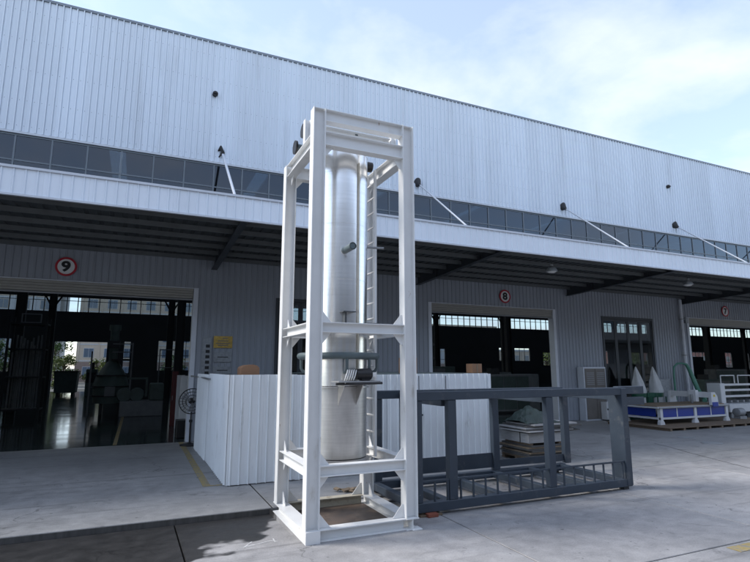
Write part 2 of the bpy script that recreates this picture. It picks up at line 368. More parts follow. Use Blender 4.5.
# ------------------------------------------------------------------ factory hall
W = 19.6; X0, X1 = -32.0, 128.0; BACK = 66.0; TOP = 15.2
hall = thing('factory_hall', 'long factory hall with pale ribbed cladding, ribbon windows and a deep canopy over its gates', 'factory', (15, W, 0))
def rib_sheet(width, pitch, z0, z1, axis='x', hgt=.062, top=.034, base=.056, thick=.012, groove=.008):
    # ribbed metal sheet starting at 0 along the axis, ribs towards -normal (out)
    n = round(width/pitch); prof = []
    for k in range(n):
        c = (k+.5)*pitch
        prof += [(k*pitch, 0), (c-base/2, 0), (c-top/2, -hgt), (c+top/2, -hgt), (c+top/2-.004, groove), (c+top/2+.018, groove), (c+top/2+.020, 0)]
    prof.append((width, 0))
    mb = MB(); m = len(prof); P = (lambda u, d, z: (u, d, z)) if axis == 'x' else (lambda u, d, z: (d, u, z))
    vs = [P(u, d, z0) for u, d in prof] + [P(u, d, z1) for u, d in prof] + [P(0, thick, z0), P(width, thick, z0), P(0, thick, z1), P(width, thick, z1)]
    fs = [(i, i+1, m+i+1, m+i) for i in range(m-1)]
    b = 2*m
    fs += [(b+1, b, b+2, b+3), (b, 0, m, b+2), (m-1, b+1, b+3, 2*m-1)]
    fs += [tuple([b+2] + [m+i for i in range(m)] + [b+3]), tuple([b+1] + [m-1-i for i in range(m)] + [b])]
    if axis == 'y': fs = [f[::-1] for f in fs]
    return mb.add(vs, fs)
pitch = .2125; sw = 4*pitch
cs = rib_sheet(sw-.002, (sw-.002)/4, 10.24, 15.12, thick=.028, groove=.024); nf0 = len(cs.f)
for z in (10.45, 11.35, 12.45, 13.55, 14.6):
    for k in range(4):
        u = (k+.5)*pitch + .085; cs.add([(u+.011*cos(q*pi/3), -.006, z+.011*sin(q*pi/3)) for q in range(6)], [(0,1,2,3,4,5)])
shm = cs.mesh('cladding_sheet', cladding); shm.materials.append(coping)
for p_ in shm.polygons[nf0:]: p_.material_index = 1
x = X0
while x < X1:
    link('cladding_sheet', shm, hall, (x, W, 0)); x += sw
MB().box(X0, X1, W+.03, W+.2, 10.22, 15.1).build('upper_wall', innerwall, hall)
MB().box(X0, X1, W-.055, W+.25, 15.125, 15.215).build('coping', coping, hall)
MB().box(X0, X1, W-.05, W+.02, 10.16, 10.235).build('drip_flashing', trim, hall)
rf = MB(); xr = X0; xs_r = [2.35+8.55*k+4.3 for k in range(-4, 15)]  # roof gaps and their glass are added to brighten the hall interior
for xk in xs_r:
    if xk-.5 > xr and xk+.5 < X1: rf.box(xr, xk-.45, W+.26, BACK+.3, 15.0, 15.2); xr = xk+.45
rf.box(xr, X1, W+.26, BACK+.3, 15.0, 15.2); rf = rf.build('roof', innerdark, hall)
for xk in xs_r:
    if X0+1 < xk < X1-1: MB().box(xk-.445, xk+.445, W+.5, BACK, 15.06, 15.08).build('added_skylight', glass_clr, rf)
# end walls, back wall
MB().box(X0-.2, X0-.003, W, BACK+.3, 0, 15.0).build('end_wall', innerwall, hall)
MB().box(X1+.003, X1+.2, W, BACK+.3, 0, 15.0).build('end_wall', innerwall, hall)

# ribbon window above the canopy
RW = MB()
for z in (7.45, 9.25, 10.12): RW.box(X0, X1, W+.0, W+.06, z-.025, z+.025)
ribbon = RW.build('ribbon_window', framegrey, hall)
mp_ = 1.055; mull = MB().box(-.025,.025,-.012,.07,7.48,10.09).mesh('mullion', framegrey)
pane = MB().box(.03, mp_-.03, .022, .034, 9.28, 10.09).mesh('pane', glass_rib)
pane2 = MB().box(.03, mp_-.03, .022, .034, 7.48, 9.22).mesh('pane', glass_rib)
n = int((60-X0)/mp_)
for k in range(n+1):
    x = -4.17 + (k-27)*mp_
    link('mullion', mull, ribbon, (x, W, 0)); link('pane', pane, ribbon, (x, W, 0)); 
    link('lower_pane', pane2, ribbon, (x, W, 0))
xe = -4.17 + (n-27+1)*mp_
tag(MB().box(xe, X1, W+.022, W+.034, 7.48, 10.09).build('pane', glass_rib, ribbon))

# lower wall, with openings: gates 9,8,7,6 and two glass doors
gates = [(-5.25,1.75),(11.5,18.5),(28.4,35.4),(45.3,52.3),(62.2,69.2)]
doors = [(4.7,8.5),(21.7,25.5),(38.5,42.3),(55.5,59.3)]
ops = sorted([(a,b,5.32,'g') for a,b in gates] + [(a,b,5.15,'d') for a,b in doors])
LW = 6.75
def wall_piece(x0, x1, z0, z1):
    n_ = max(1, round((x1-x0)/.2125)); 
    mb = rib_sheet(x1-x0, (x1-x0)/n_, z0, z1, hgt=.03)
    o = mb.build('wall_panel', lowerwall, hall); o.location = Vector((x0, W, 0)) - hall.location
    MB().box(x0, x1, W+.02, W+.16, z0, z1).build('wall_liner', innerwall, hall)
px = X0
for a, b, t, k in ops:
    if px < a: wall_piece(px, a, 0, LW)
    wall_piece(a, b, t, LW); px = b
wall_piece(px, X1, 0, LW)
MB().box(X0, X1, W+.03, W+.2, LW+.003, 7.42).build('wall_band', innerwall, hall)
# gate frames and rolled shutters
for a, b in gates:
    fr = MB().box(a-.10, a+.06, W-.06, W+.3, 0, 5.32).box(b-.06, b+.10, W-.06, W+.3, 0, 5.32).box(a-.10, b+.10, W-.055, W+.3, 5.323, 5.35).build('gate_frame', trim, hall)
    for q in range(4):
        MB().box(a+.07, b-.07, W-.02+.02*q, W+.25, 5.235-.088*q, 5.316-.088*q).build('shutter_slat', shutter, fr)
    MB().box(a+.07, b-.07, W+.02, W+.09, 4.90, 4.95).build('bottom_bar', machgrey, fr)
# four-leaf glazed doors
for a, b in doors:
    fr = MB().box(a, a+.08, W-.04, W+.12, 0, 5.15).box(b-.08, b, W-.04, W+.12, 0, 5.15).box(a+.08, b-.08, W-.04, W+.12, 5.03, 5.15).build('glazed_door', darksteel, hall)
    lw = (b-a-.16)/4
    for q in range(4):
        xa = a+.08+q*lw
        lf = MB().box(xa+.005, xa+.09, W+0, W+.06, .02, 5.02).box(xa+lw-.09, xa+lw-.005, W+0, W+.06, .02, 5.02).box(xa+.09, xa+lw-.09, W+.0, W+.06, 4.92, 5.02).box(xa+.09, xa+lw-.09, W+.0, W+.06, .02, 1.15).build('door_leaf', darksteel, fr)
        MB().box(xa+.09, xa+lw-.09, W+.02, W+.03, 1.15, 4.92).build('pane', glass_dk, lf)

# canopy
FY = 13.5
beams = [2.35 + 8.55*k for k in range(-3, 9)]
SL = MB(); pc = .30; nsh = int((X1-X0)/pc)
prof = []
for k in range(nsh):
    xk = X0 + k*pc; prof += [(xk, 6.50), (xk+.17, 6.50), (xk+.19, 6.53), (xk+.28, 6.53)]
prof.append((X0+nsh*pc, 6.50))
m_ = len(prof)
vs = [(u, FY+.04, z) for u, z in prof] + [(u, W-.04, z) for u, z in prof]
SL.add(vs, [(i, m_+i, m_+i+1, i+1) for i in range(m_-1)])
SL.box(X0, X1, FY+.04, W-.04, 6.56, 6.60)
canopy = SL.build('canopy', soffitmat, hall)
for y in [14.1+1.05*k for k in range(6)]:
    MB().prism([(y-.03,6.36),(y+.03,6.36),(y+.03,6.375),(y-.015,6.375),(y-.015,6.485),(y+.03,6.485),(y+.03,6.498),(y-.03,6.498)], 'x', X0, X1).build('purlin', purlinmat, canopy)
for xb in beams:
    b = .2
    mb = MB().prism([(FY+.06,6.34),(FY+.06,6.354),(W-.03,6.074),(W-.03,6.06)], 'x', xb-b/2, xb+b/2)
    mb.prism([(FY+.06,6.352),(FY+.06,6.497),(W-.03,6.497),(W-.03,6.072)], 'x', xb-.006, xb+.006)
    for y in (14.9, 16.4, 17.9): mb.box(xb-.09, xb+.09, y-.006, y+.006, 6.36-.28*(y-FY)/6.1, 6.49)
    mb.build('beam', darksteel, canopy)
fp = .2325; fw = 4*fp
fsm = rib_sheet(fw-.002, (fw-.002)/4, 6.36, 6.95, hgt=.025, top=.02, base=.045).mesh('fascia_sheet', fasciamat)
x = X0
while x < X1:
    link('fascia_sheet', fsm, canopy, (x, FY, 0)); x += fw
MB().box(X0, X1, FY-.05, FY+.10, 6.953, 7.01).build('fascia_cap', trim, canopy)
MB().box(X0, X1, FY-.045, FY+.03, 6.31, 6.357).build('fascia_trim', trim, canopy)
MB().box(X0, X1, FY+.105, FY+.35, 6.62, 6.80).build('gutter', trim, canopy)
# tie rods with their wall brackets
for i, xb in enumerate(beams):
    A = Vector((xb+.05, W-.05, 10.72)); B = Vector((xb+.05, 14.35, 6.61))
    d = (B-A).normalized(); A2 = A + d*.05
    if abs(xb-2.35) < .1:   # the boot has come off: a bare torn stub, rod runs through the wall lower down
        rd = MB().tube([A + d*.55, B], .045, 10).build('tie_rod', trim, hall, smooth=40)
        MB().tube([A+Vector((-.1,.04,-.02)), A+Vector((-.06,-.1,.06)), A+Vector((.05,-.06,-.1)), A+Vector((-.1,-.03,-.3))], [.05,.09,.07,.02], 8).build('torn_boot', rubber, rd, smooth=50)
        continue
    rd = MB().tube([A2, B], .034, 10).build('tie_rod', trim, hall, smooth=40)
    bt = MB(); pr_ = [(.23,0),(.22,.04),(.08,.28),(.06,.36)]
    # rubber boot, its axis along the rod
    u = d.cross(Vector((1,0,0))).normalized(); nn = 14; base = 0
    Mx = Matrix((Vector((1,0,0)), u, d)).transposed()
    for (r, h) in pr_:
        for k in range(nn):
            t = 2*pi*k/nn; bt.v.append(tuple(A + Mx @ Vector((r*cos(t)*.75, r*sin(t), h-.05))))
    for a in range(3):
        for k in range(nn): bt.f.append((a*nn+k, a*nn+(k+1)%nn, (a+1)*nn+(k+1)%nn, (a+1)*nn+k))
    bt.f.append(tuple(range(nn))[::-1]); bt.f.append(tuple(3*nn+k for k in range(nn)))
    bt.build('boot', rubber, rd, smooth=50)
# wall vents and down pipe
for (x, z) in [(2.05,12.96),(27.8,13.04)]:
    v = MB().lathe([(.10,-.12),(.10,.0),(.08,.02)], (x,W-.02,z), 16, 'y').build('wall_vent', rubber, hall, smooth=40)
    MB().box(x-.08,x+.08,W-.19,W-.14,z-.02,z+.03).build('vent_hood', rubber, v)
dp = MB().tube([(27.72,W-.16,6.30),(27.72,W-.16,.12)], .085, 14).build('downpipe', trim, hall, smooth=40)
for z in (5.2,3.2,1.2): MB().box(27.60,27.84,W-.27,W-.04,z-.02,z+.02).build('pipe_clip', machgrey, dp)
bxm = MB().box(28.0,28.22,W-.2,W-.045,5.0,5.3).build('wall_box', greyplaque, hall)

# interior: floor, columns, back wall with windows and gates
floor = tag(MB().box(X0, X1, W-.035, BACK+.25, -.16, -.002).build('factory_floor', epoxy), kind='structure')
MB().box(-.55,-.43,W+.1,46,.001,.004).build('yellow_line', yellowline, floor)
cols = []
for k in range(-3, 14):
    for y in (35.0, 46.5):
        cols.append((2.35+8.55*k, y))
for (x, y) in cols:
    c = ibeam('z', 0, 14.9, x, y, .5, .32, .03, .02, web=1)
    c.tube([(x, y, 7.0), (x+1.6, y, 9.9)], .07, 6); c.tube([(x, y, 7.0), (x-1.6, y, 9.9)], .07, 6)
    c.build('column', innerdark, hall)
for y in (35.0, 46.5):
    MB().box(X0, X1, y-.25, y+.25, 9.9, 10.6).build('crane_beam', innerdark, hall)
bops = [(-13.6,-11.6,2.1,5.6),(-8.3,-3.2,0,5.35),(-1.5,-.8,1.9,5.5),(2.1,6.2,2.2,5.65),(40.4,41.2,2.2,5.3),(51.0,51.6,3.6,5.6),(54.0,57.0,3.6,5.6),(59.7,62.2,2.9,5.0),
        (70.6,74.2,3.2,5.4),(79.0,84.0,3.1,5.2),(96.2,99.3,4.6,5.5),(99.33,100.8,3.9,5.5),(106.0,108.0,2.6,5.5),(112.2,113.6,2.2,5.5)]
bw = MB(); px = X0
for a, b, z0, z1 in bops:
    bw.box(px, a, BACK, BACK+.2, 0, 8.6)
    if z0 > 0: bw.box(a, b, BACK, BACK+.2, 0, z0)
    bw.box(a, b, BACK, BACK+.2, z1, 8.6); px = b
bw.box(px, X1, BACK, BACK+.2, 0, 8.6).box(X0, X1, BACK, BACK+.2, 10.24, 15.0)
bwall = bw.build('back_wall', innerwall, hall)
brf = MB().box(X0, X1, BACK+.02, BACK+.10, 9.82, 9.88).box(X0, X1, BACK+.02, BACK+.10, 8.602, 8.66).build('back_ribbon_window', innerdark, hall)
bm = MB().box(-.045,.045,BACK+.0,BACK+.12,8.6,10.24).mesh('mullion', innerdark); bp_ = MB().box(.05,1.015,BACK+.045,BACK+.055,8.66,10.23).mesh('pane', glass_clr)
for k in range(int((X1-X0)/1.065)):
    link('mullion', bm, brf, (X0+k*1.065, 0, 0)); link('pane', bp_, brf, (X0+k*1.065, 0, 0))
for a, b, z0, z1 in bops:
    if z0 > 0:
        fr = MB(); nx = max(1, round((b-a)/1.05)); 
        for q in range(nx+1): fr.box(a+(b-a)*q/nx-.03, a+(b-a)*q/nx+.03, BACK+.05, BACK+.13, z0, z1)
        nzz = max(1, round((z1-z0)/1.6))
        for q in range(nzz+1): fr.box(a, b, BACK+.06, BACK+.12, z0+(z1-z0)*q/nzz-.03, z0+(z1-z0)*q/nzz+.03)
        fo = fr.build('back_window', innerdark, hall)
        MB().box(a, b, BACK+.085, BACK+.095, z0, z1).build('pane', glass_clr, fo)

# unseen hall added behind the camera to block low sky light
op = thing('factory_hall', 'added grey hall out of view behind the camera, blocking low sky light opposite the gates', 'factory', (20,-19,0))
MB().box(-70,110,-60,-19,-.2,3.2).build('plinth_wall', aptgrey, op); MB().box(-70,110,-60,-19.05,3.2,15.0).build('wall', mat('sky_blocker_cladding', (.23,.25,.28), .5, var=.08, stretch=(4,4,.2)), op)
MB().box(-70.2,110.2,-60.2,-18.9,15.0,15.3).build('roof', coping, op)
MB().box(-70,110,-19.0,-16.2,6.2,6.6).build('canopy', darksteel, op)
for k in range(-4, 7):
    g_ = MB().box(14*k,14*k+6,-19.06,-18.96,.0,5.0).build('gate', shutter, op); MB().box(14*k+8,14*k+12,-19.04,-18.98,8.5,10.2).build('window', aptglass, op)

# ------------------------------------------------------------------ number signs
def text_mesh(ch, size, off, depth, m):
    cu = bpy.data.curves.new('digit', 'FONT'); cu.body = ch; cu.size = size; cu.offset = off; cu.extrude = depth
    cu.align_x = 'CENTER'; cu.align_y = 'CENTER'
    to = bpy.data.objects.new('tmp', cu); C.objects.link(to)
    dg = bpy.context.evaluated_depsgraph_get(); me = bpy.data.meshes.new_from_object(to.evaluated_get(dg))
    bpy.data.objects.remove(to); me.materials.clear(); me.materials.append(m); me.name = 'digit'; return me
for ch, x, z, what in (('9',-2.35,5.80,'left end'),('8',15.55,5.82,''),('7',31.82,5.84,'')):
    y = W-.06
    s = thing('number_sign', {'9':'round red-rimmed sign with a black 9 over the gate beside the white enclosure','8':'round red-rimmed sign with a black 8 over the gate behind the dark frame','7':'round red-rimmed sign with a black 7 over the gate by the green hose'}[ch], 'sign', (x, y, z))
    MB().lathe([(.275,-.02),(.275,.0)], (x,y,z), 32, 'y').build('disc', signwhite, s)
    MB().lathe([(.25,-.024),(.315,-.024),(.315,.004),(.25,.004),(.25,-.024)], (x,y,z), 36, 'y', False, False).build('rim', signred, s)
    d = link('digit', text_mesh(ch, .46, .018, .004, signblack), s, (x-.005, y-.026, z-.01)); d.rotation_euler = (pi/2, 0, 0); d.scale = (1.15, 1, 1)

# canopy lamps
for i, x in enumerate([13.5, 20.95, 36.0]):
    y = 14.25 if x > 0 else 17.6
    l = thing('canopy_lamp', ['dome lamp hanging from the canopy in the bay of gate 8','dome lamp hanging from the canopy in front of the glazed door','dome lamp hanging from the canopy past gate 7','dome lamp hanging from the canopy near gate 9'][i], 'lamp', (x,y,6.5))
    MB().tube([(x,y,6.5),(x,y,6.2)], .015, 8).build('stem', darksteel, l)
    MB().lathe([(.21,5.96),(.20,5.99),(.15,6.08),(.07,6.15),(.06,6.22)], (x,y,0), 20).build('shade', lamp_mat, l, smooth=40)
    MB().lathe([(.11,5.91),(.17,5.953)], (x,y,0), 16).build('bulb_cover', signwhite, l, smooth=40)

# wall plaques
pq = thing('plaque', 'gold nameplate on the ribbed wall beside gate 9', 'sign', (2.79, W-.05, 3.43))
MB().box(2.46,3.12,W-.07,W-.04,3.22,3.64).build('plate', goldmat, pq)
for z, a, b in ((3.56,2.76,2.95),(3.47,2.60,2.98),(3.38,2.54,3.04),(3.31,2.60,2.98)): MB().box(a,b,W-.074,W-.07,z-.018,z+.018).build('embossed_line', brownmetal, pq)
for z0, z1, lab in ((2.71,3.07,'upper grey metal nameplate under the gold one'),(2.29,2.55,'lowest grey metal nameplate just above the white fence')):
    p2 = thing('plaque', lab, 'sign', (2.79, W-.05, z0))
    MB().box(2.49,3.11,W-.065,W-.04,z0,z1).build('plate', greyplaque, p2)
    MB().box(2.62,2.99,W-.069,W-.065,(z0+z1)/2-.015,(z0+z1)/2+.015).build('embossed_line', signblack, p2)
p3 = thing('notice_board', 'narrow upright pale board with a column of dark marks beside gate 9', 'sign', (2.24, W-.05, 2.3))
MB().box(2.08,2.40,W-.065,W-.04,2.2,3.58).build('board', greyplaque, p3)
for q in range(6): MB().box(2.20,2.34,W-.069,W-.065,3.22-.19*q,3.33-.19*q).build('mark', signblack, p3)

# utility doors and white cabinets by the wall
ud = thing('utility_cabinet', 'grey-brown double door louvred cabinet against the wall near the glazed door', 'cabinet', (20.5, 19.3, 0))
MB().box(19.78,21.25,19.15,19.54,0,2.55).build('carcass', trim, ud)
for a, b in ((19.86,20.50),(20.53,21.17)):
    lf = MB().box(a,b,19.115,19.147,.08,2.47).build('door', brownmetal, ud)
    for q in range(7): MB().box(a+.08,b-.08,19.105,19.115,1.7+.09*q,1.74+.09*q).build('louvre', machgrey, lf)
wc = thing('control_cabinet', 'white electrical control cabinet standing beside the louvred cabinet', 'cabinet', (21.2,18.8,0))
MB().box(20.72,21.22,18.75,19.1,.05,.88).build('body', machwhite, wc, bevel=.01); MB().box(20.75,20.85,18.735,18.75,.5,.58).build('label_plate', signblack, wc)
MB().box(20.74,21.20,18.77,19.08,0,.05).build('plinth', blackmat, wc)
wc2 = thing('control_cabinet', 'second white control cabinet with a dark nameplate row, further from the louvred cabinet', 'cabinet', (21.5,18.7,0))
MB().box(21.24,21.86,18.6,19.0,.05,.86).build('body', machwhite, wc2, bevel=.01); MB().box(21.36,21.76,18.585,18.6,.56,.62).build('label_plate', signblack, wc2); MB().box(21.27,21.83,18.62,18.98,0,.05).build('plinth', blackmat, wc2)

# ------------------------------------------------------------------ evaporator tower in its white steel frame
TX0, TX1, TY0, TY1 = 2.37, 4.22, 7.66, 9.57
tw = thing('process_tower', 'tall stainless steel column standing inside a white steel beam frame on the yard', 'process tower', (3.3, 8.6, 0))
PW = .21; PB = .19
xL, xR, yF, yB = TX0+PW/2, TX1-PW/2, TY0+PB/2, TY1-PB/2
ZB = .17
for (x, y, zt) in ((xL,yF,6.76),(xR,yF,6.76),(xL,yB,6.365),(xR,yB,6.365)):
    p = ibeam('z', ZB+.003, zt, x, y, PW, PB, .014, .010, web=1).build('post', whitepaint, tw)
    if y == yF: MB().box(x-PW/2+.02, x+PW/2-.02, y-PB/2+.02, y+PB/2-.02, zt-.012, zt-.002).build('cap_plate', whitepaint, p)
def gusset(axis, cx, cy, cz, sx, sz, s=.17, t=.012):
    # right triangle with its corner at (cx,cz) or (cy,cz)
    if axis == 'y': return MB().prism([(cx,cz),(cx+sx*s,cz),(cx+sx*.03,cz+sz*s),(cx,cz+sz*s)], 'y', cy-t/2, cy+t/2)
    return MB().prism([(cy,cz),(cy+sx*s,cz),(cy+sx*.03,cz+sz*s),(cy,cz+sz*s)], 'x', cx-t/2, cx+t/2)
xi0, xi1, yi0, yi1 = TX0+PW, TX1-PW, TY0+PB, TY1-PB
for (z0, z1, w) in ((.90,1.06,.16),(3.05,3.21,.16),(6.13,6.365,.17)):
    for y in (yF, yB):
        bmx = ibeam('x', xi0, xi1, y, (z0+z1)/2, z1-z0, w, .012, .009).build('cross_beam', whitepaint, tw)
        for (cx, sx) in ((xi0,1),(xi1,-1)):
            gusset('y', cx, y, z0, sx, -1).build('gusset', whitepaint, bmx)
            if z1 < 6: gusset('y', cx, y, z1, sx, 1).build('gusset', whitepaint, bmx)
    for x in (xL, xR):
        bmx = ibeam('y', yi0-.05, yi1+.05, x, (z0+z1)/2, z1-z0, w, .012, .009).build('side_beam', whitepaint, tw)
        for (cy, sy) in ((yi0,1),(yi1,-1)):
            gusset('x', x, cy, z0, sy, -1).build('gusset', whitepaint, bmx)
            if z1 < 6: gusset('x', x, cy, z1, sy, 1).build('gusset', whitepaint, bmx)
# head beams
hb = ibeam('x', xi0, xi1, yF, 6.655, .21, .16, .012, .009).build('head_beam', whitepaint, tw)
hb2 = ibeam('x', TX0+.16, TX1-.16, 8.34, 6.655, .21, .16, .012, .009).build('head_beam', whitepaint, tw)
for x in (xL-.02, xR+.02): ibeam('z', 6.368, 6.83, x, 8.34, .10, .12, .01, .008, web=1).build('stub_post', whitepaint, tw)
# base
for x in (xL, xR):
    b = ibeam('y', TY0-.02, TY1+.03, x, ZB/2, ZB, .22, .014, .010).build('base_beam', whitepaint, tw)
    MB().box(x-.11, x+.11, TY0-.032, TY0-.021, 0, ZB).build('end_plate', whitepaint, b) if x == xL else MB().box(x-.02,x+.15,TY0-.06,TY0+.12,.0,.012).build('foot_plate', whitepaint, b)
for y in (yF, yB):
    b = ibeam('x', xL+.112, xR-.112, y, ZB/2+.001, ZB-.004, .18, .014, .010).build('base_beam', whitepaint if y == yF else cream, tw)
for (cx, sx) in ((xi0,1),(xi1,-1)):
    gusset('y', cx, yF, ZB+.002, sx, 1, .2).build('gusset', whitepaint, tw); gusset('y', cx, yB, ZB+.002, sx, 1, .2).build('gusset', whitepaint, tw)
for x in (xL, xR):
    for (cy, sy) in ((yi0,1),(yi1,-1)): gusset('x', x, cy, ZB+.002, sy, 1, .2).build('gusset', whitepaint, tw)
MB().box(xL+.115, xR-.115, yF+.095, yB-.095, .018, .03).build('drip_pan', rustpan, tw)
# stainless column
def steel(name, base, r0, r1, bands, stain):
    m = bpy.data.materials.new(name); m.use_nodes = True; nt = m.node_tree; N = nt.nodes; L = nt.links; b = N['Principled BSDF']
    g = N.new('ShaderNodeNewGeometry'); b.inputs['Metallic'].default_value = 1.0
    def nz(s, st, d=5):
        mp = N.new('ShaderNodeMapping'); mp.inputs['Scale'].default_value = st; L.new(g.outputs['Position'], mp.inputs['Vector'])
        n = N.new('ShaderNodeTexNoise'); n.inputs['Scale'].default_value = s; n.inputs['Detail'].default_value = d; L.new(mp.outputs[0], n.inputs['Vector']); return n.outputs['Fac']
    def rg(v, a, bb, c, d):
        r = N.new('ShaderNodeMapRange'); L.new(v, r.inputs['Value'])
        for k, x in zip(('From Min','From Max','To Min','To Max'), (a,bb,c,d)): r.inputs[k].default_value = x
        return r.outputs[0]
    a = nz(bands, (.6,.6,14)); s = nz(2.2, (1.6,1.6,.5), 7)
    mu = N.new('ShaderNodeMath'); mu.operation = 'MULTIPLY'; L.new(rg(a,.3,.7,.93,1.05), mu.inputs[0]); L.new(rg(s,.35,.7,1.04,1-stain), mu.inputs[1])
    vm = N.new('ShaderNodeVectorMath'); vm.operation = 'SCALE'; vm.inputs[0].default_value = base; L.new(mu.outputs[0], vm.inputs['Scale'])
    L.new(vm.outputs[0], b.inputs['Base Color']); L.new(rg(s,.3,.7,r0,r1), b.inputs['Roughness'])
    bp = N.new('ShaderNodeBump'); bp.inputs['Strength'].default_value = .06; bp.inputs['Distance'].default_value = .01; L.new(nz(1.6,(1,1,1.6),3), bp.inputs['Height']); L.new(bp.outputs[0], b.inputs['Normal'])
    MATS[name] = m; return m
ss_top = steel('polished_steel', (.87,.865,.86), .19, .28, 2.0, .08)
ss_low = steel('dull_steel', (.66,.645,.63), .34, .46, 3.0, .30)
cx, cy, R = 3.195, 8.6, .495
zs = [2.20,3.05,4.0,4.98,5.92,6.32]
for a, b in zip(zs, zs[1:]):
    MB().lathe([(R-.02,a+.001),(R,a+.006),(R,b-.010),(R+.004,b-.008),(R+.004,b+.006),(R-.02,b+.008)], (cx,cy,0), 64, capb=False, capt=False).build('shell_course', ss_top, tw, smooth=35)
MB().lathe([(R-.02,6.325),(R-.01,6.35),(R-.06,6.46),(R-.18,6.55),(.15,6.60),(.0,6.61)], (cx,cy,0), 48, capb=True, capt=False).build('dished_head', ss_top, tw, smooth=45)
MB().lathe([(R-.03,1.045),(R-.004,1.05),(R-.004,2.17),(R-.03,2.19)], (cx,cy,0), 64).build('lower_shell', ss_low, tw, smooth=35)
MB().lathe([(R-.06,.915),(R+.008,.925),(R+.008,1.035),(R-.03,1.04)], (cx,cy,0), 64).build('bottom_ring', ss_low, tw, smooth=35)
MB().lathe([(R-.02,2.172),(R+.035,2.174),(R+.035,2.198),(R-.02,2.199)], (cx,cy,0), 64).build('flange_ring', ss_low, tw, smooth=35)
for t in range(4):
    ang = pi/4 + t*pi/2; p = Vector((cx+cos(ang)*(R+.13), cy+sin(ang)*(R+.13), 3.12))
    M = Matrix.Translation(p) @ Matrix.Rotation(ang, 4, 'Z')
    MB().obox(M, .32, .10, .12).build('support_lug', ss_low, tw)
MB().tube([(3.36,8.112,2.3),(3.36,8.112,6.1)], .012, 8).build('sight_pipe', cream, tw, smooth=40)
nzl = MB().tube([(3.13,8.16,4.50),(3.13,7.80,4.50)], .062, 16, caps=False).tube([(3.13,8.16,4.50),(3.13,7.81,4.50)], .05, 16).build('nozzle', pipepaint, tw, smooth=40)
MB().lathe([(.10,0),(.10,.012)], (3.13,8.105,4.50), 20, 'y').build('nozzle_pad', ss_top, nzl, smooth=40)
MB().tube([(3.62,8.7,4.72),(4.08,8.62,4.72)], .022, 10).build('side_nozzle', machgrey, tw, smooth=40)
MB().box(3.02,3.24,7.92,8.11,3.41,3.425).box(3.07,3.10,7.98,8.11,3.23,3.41).build('bracket_plate', darksteel, tw)
# top nozzles
for (x, y, z, L_) in ((2.45,8.55,6.72,.6),(2.42,8.95,6.56,.6)):
    n_ = MB().tube([(x+L_,y,z-.2),(x+L_*.7,y,z),(x+.03,y,z)], .075, 12).build('top_nozzle', pipepaint, tw, smooth=40)
    MB().lathe([(.13,-.02),(.13,.02)], (x,y,z), 20, 'x').build('blind_flange', blackmat, n_, smooth=40)
n_ = MB().tube([(3.55,8.9,6.38),(3.72,8.9,6.40),(3.95,8.9,6.40)], .10, 14).build('top_nozzle', blackmat, tw, smooth=40)
MB().lathe([(.06,6.59),(.06,6.72),(.12,6.72),(.12,6.76)], (3.4,8.45,0), 16).build('vent_nozzle', pipepaint, tw, smooth=40)
# ring header
ring = MB().tube([(cx+.665*cos(2*pi*k/64), cy+.665*sin(2*pi*k/64), 2.70) for k in range(64)], .056, 14, closed=True).build('ring_header', pipepaint, tw, smooth=60)
for ang in (-2.75,-1.72,-1.05,-.42,.5,1.6,2.6):
    px_, py_ = cx+.665*cos(ang), cy+.665*sin(ang); qx, qy = cx+(R-.02)*cos(ang), cy+(R-.02)*sin(ang)
    MB().tube([(px_,py_,2.68),(px_,py_,2.50),(px_+(qx-px_)*.15,py_+(qy-py_)*.15,2.45),(px_+(qx-px_)*.4,py_+(qy-py_)*.4,2.43),(qx,qy,2.43)], .026, 10).build('dropper', pipepaint, ring, smooth=50)
# motor bracket, pump and coil of hose
br = MB().box(2.90,3.62,7.78,8.14,2.275,2.295).build('motor_shelf', machgrey, tw)
for x in (3.02, 3.34): MB().prism([(7.80,2.274),(8.13,2.274),(8.13,1.90)], 'x', x-.006, x+.006).build('shelf_bracket', ss_low, br)
mo = MB().lathe([(.05,-.16),(.085,-.15),(.095,-.05),(.095,.10),(.06,.12),(.03,.16)], (3.40,7.93,2.40), 18, 'x').build('motor', blackmat, br, smooth=40)
MB().box(3.33,3.47,7.87,7.99,2.296,2.33).build('motor_foot', blackmat, mo); MB().box(3.52,3.58,7.86,7.93,2.36,2.43).build('terminal_box', signwhite, mo)
for q in range(5):
    x = 3.08+.038*q
    MB().tube([(x+.025*sin(2*pi*k/20)+.03*cos(2*pi*k/20), 7.93+.085*cos(2*pi*k/20), 2.385+.085*sin(2*pi*k/20)) for k in range(20)], .009, 6, closed=True).build('hose_coil', whitecable, br, smooth=60)
MB().tube([(2.88,7.86,2.25),(3.2,7.80,2.25),(3.66,7.80,2.26)], .02, 8).build('clamp_bar', rubber, br, smooth=40)
# ladder
lx, ly0, ly1 = 3.97, 8.77, 9.13
lad = MB().box(lx-.022,lx+.022,ly0-.03,ly0+.02,.95,6.30).box(lx-.022,lx+.022,ly1-.02,ly1+.03,.95,6.30).build('ladder', whitepaint, tw)
for k in range(18):
    z = 1.07+.293*k; MB().tube([(lx,ly0-.005,z),(lx,ly1+.005,z)], .019, 8).build('rung', whitepaint, lad, smooth=60)
for z in (1.5,3.13,4.9,6.2): MB().tube([(lx,ly1,z),(cx+R-.03,ly1-.2,z)], .014, 6).build('standoff', ss_low, lad, smooth=60)
MB().box(3.80,4.05,8.74,9.16,3.30,3.32).build('ladder_plate', darksteel, tw)

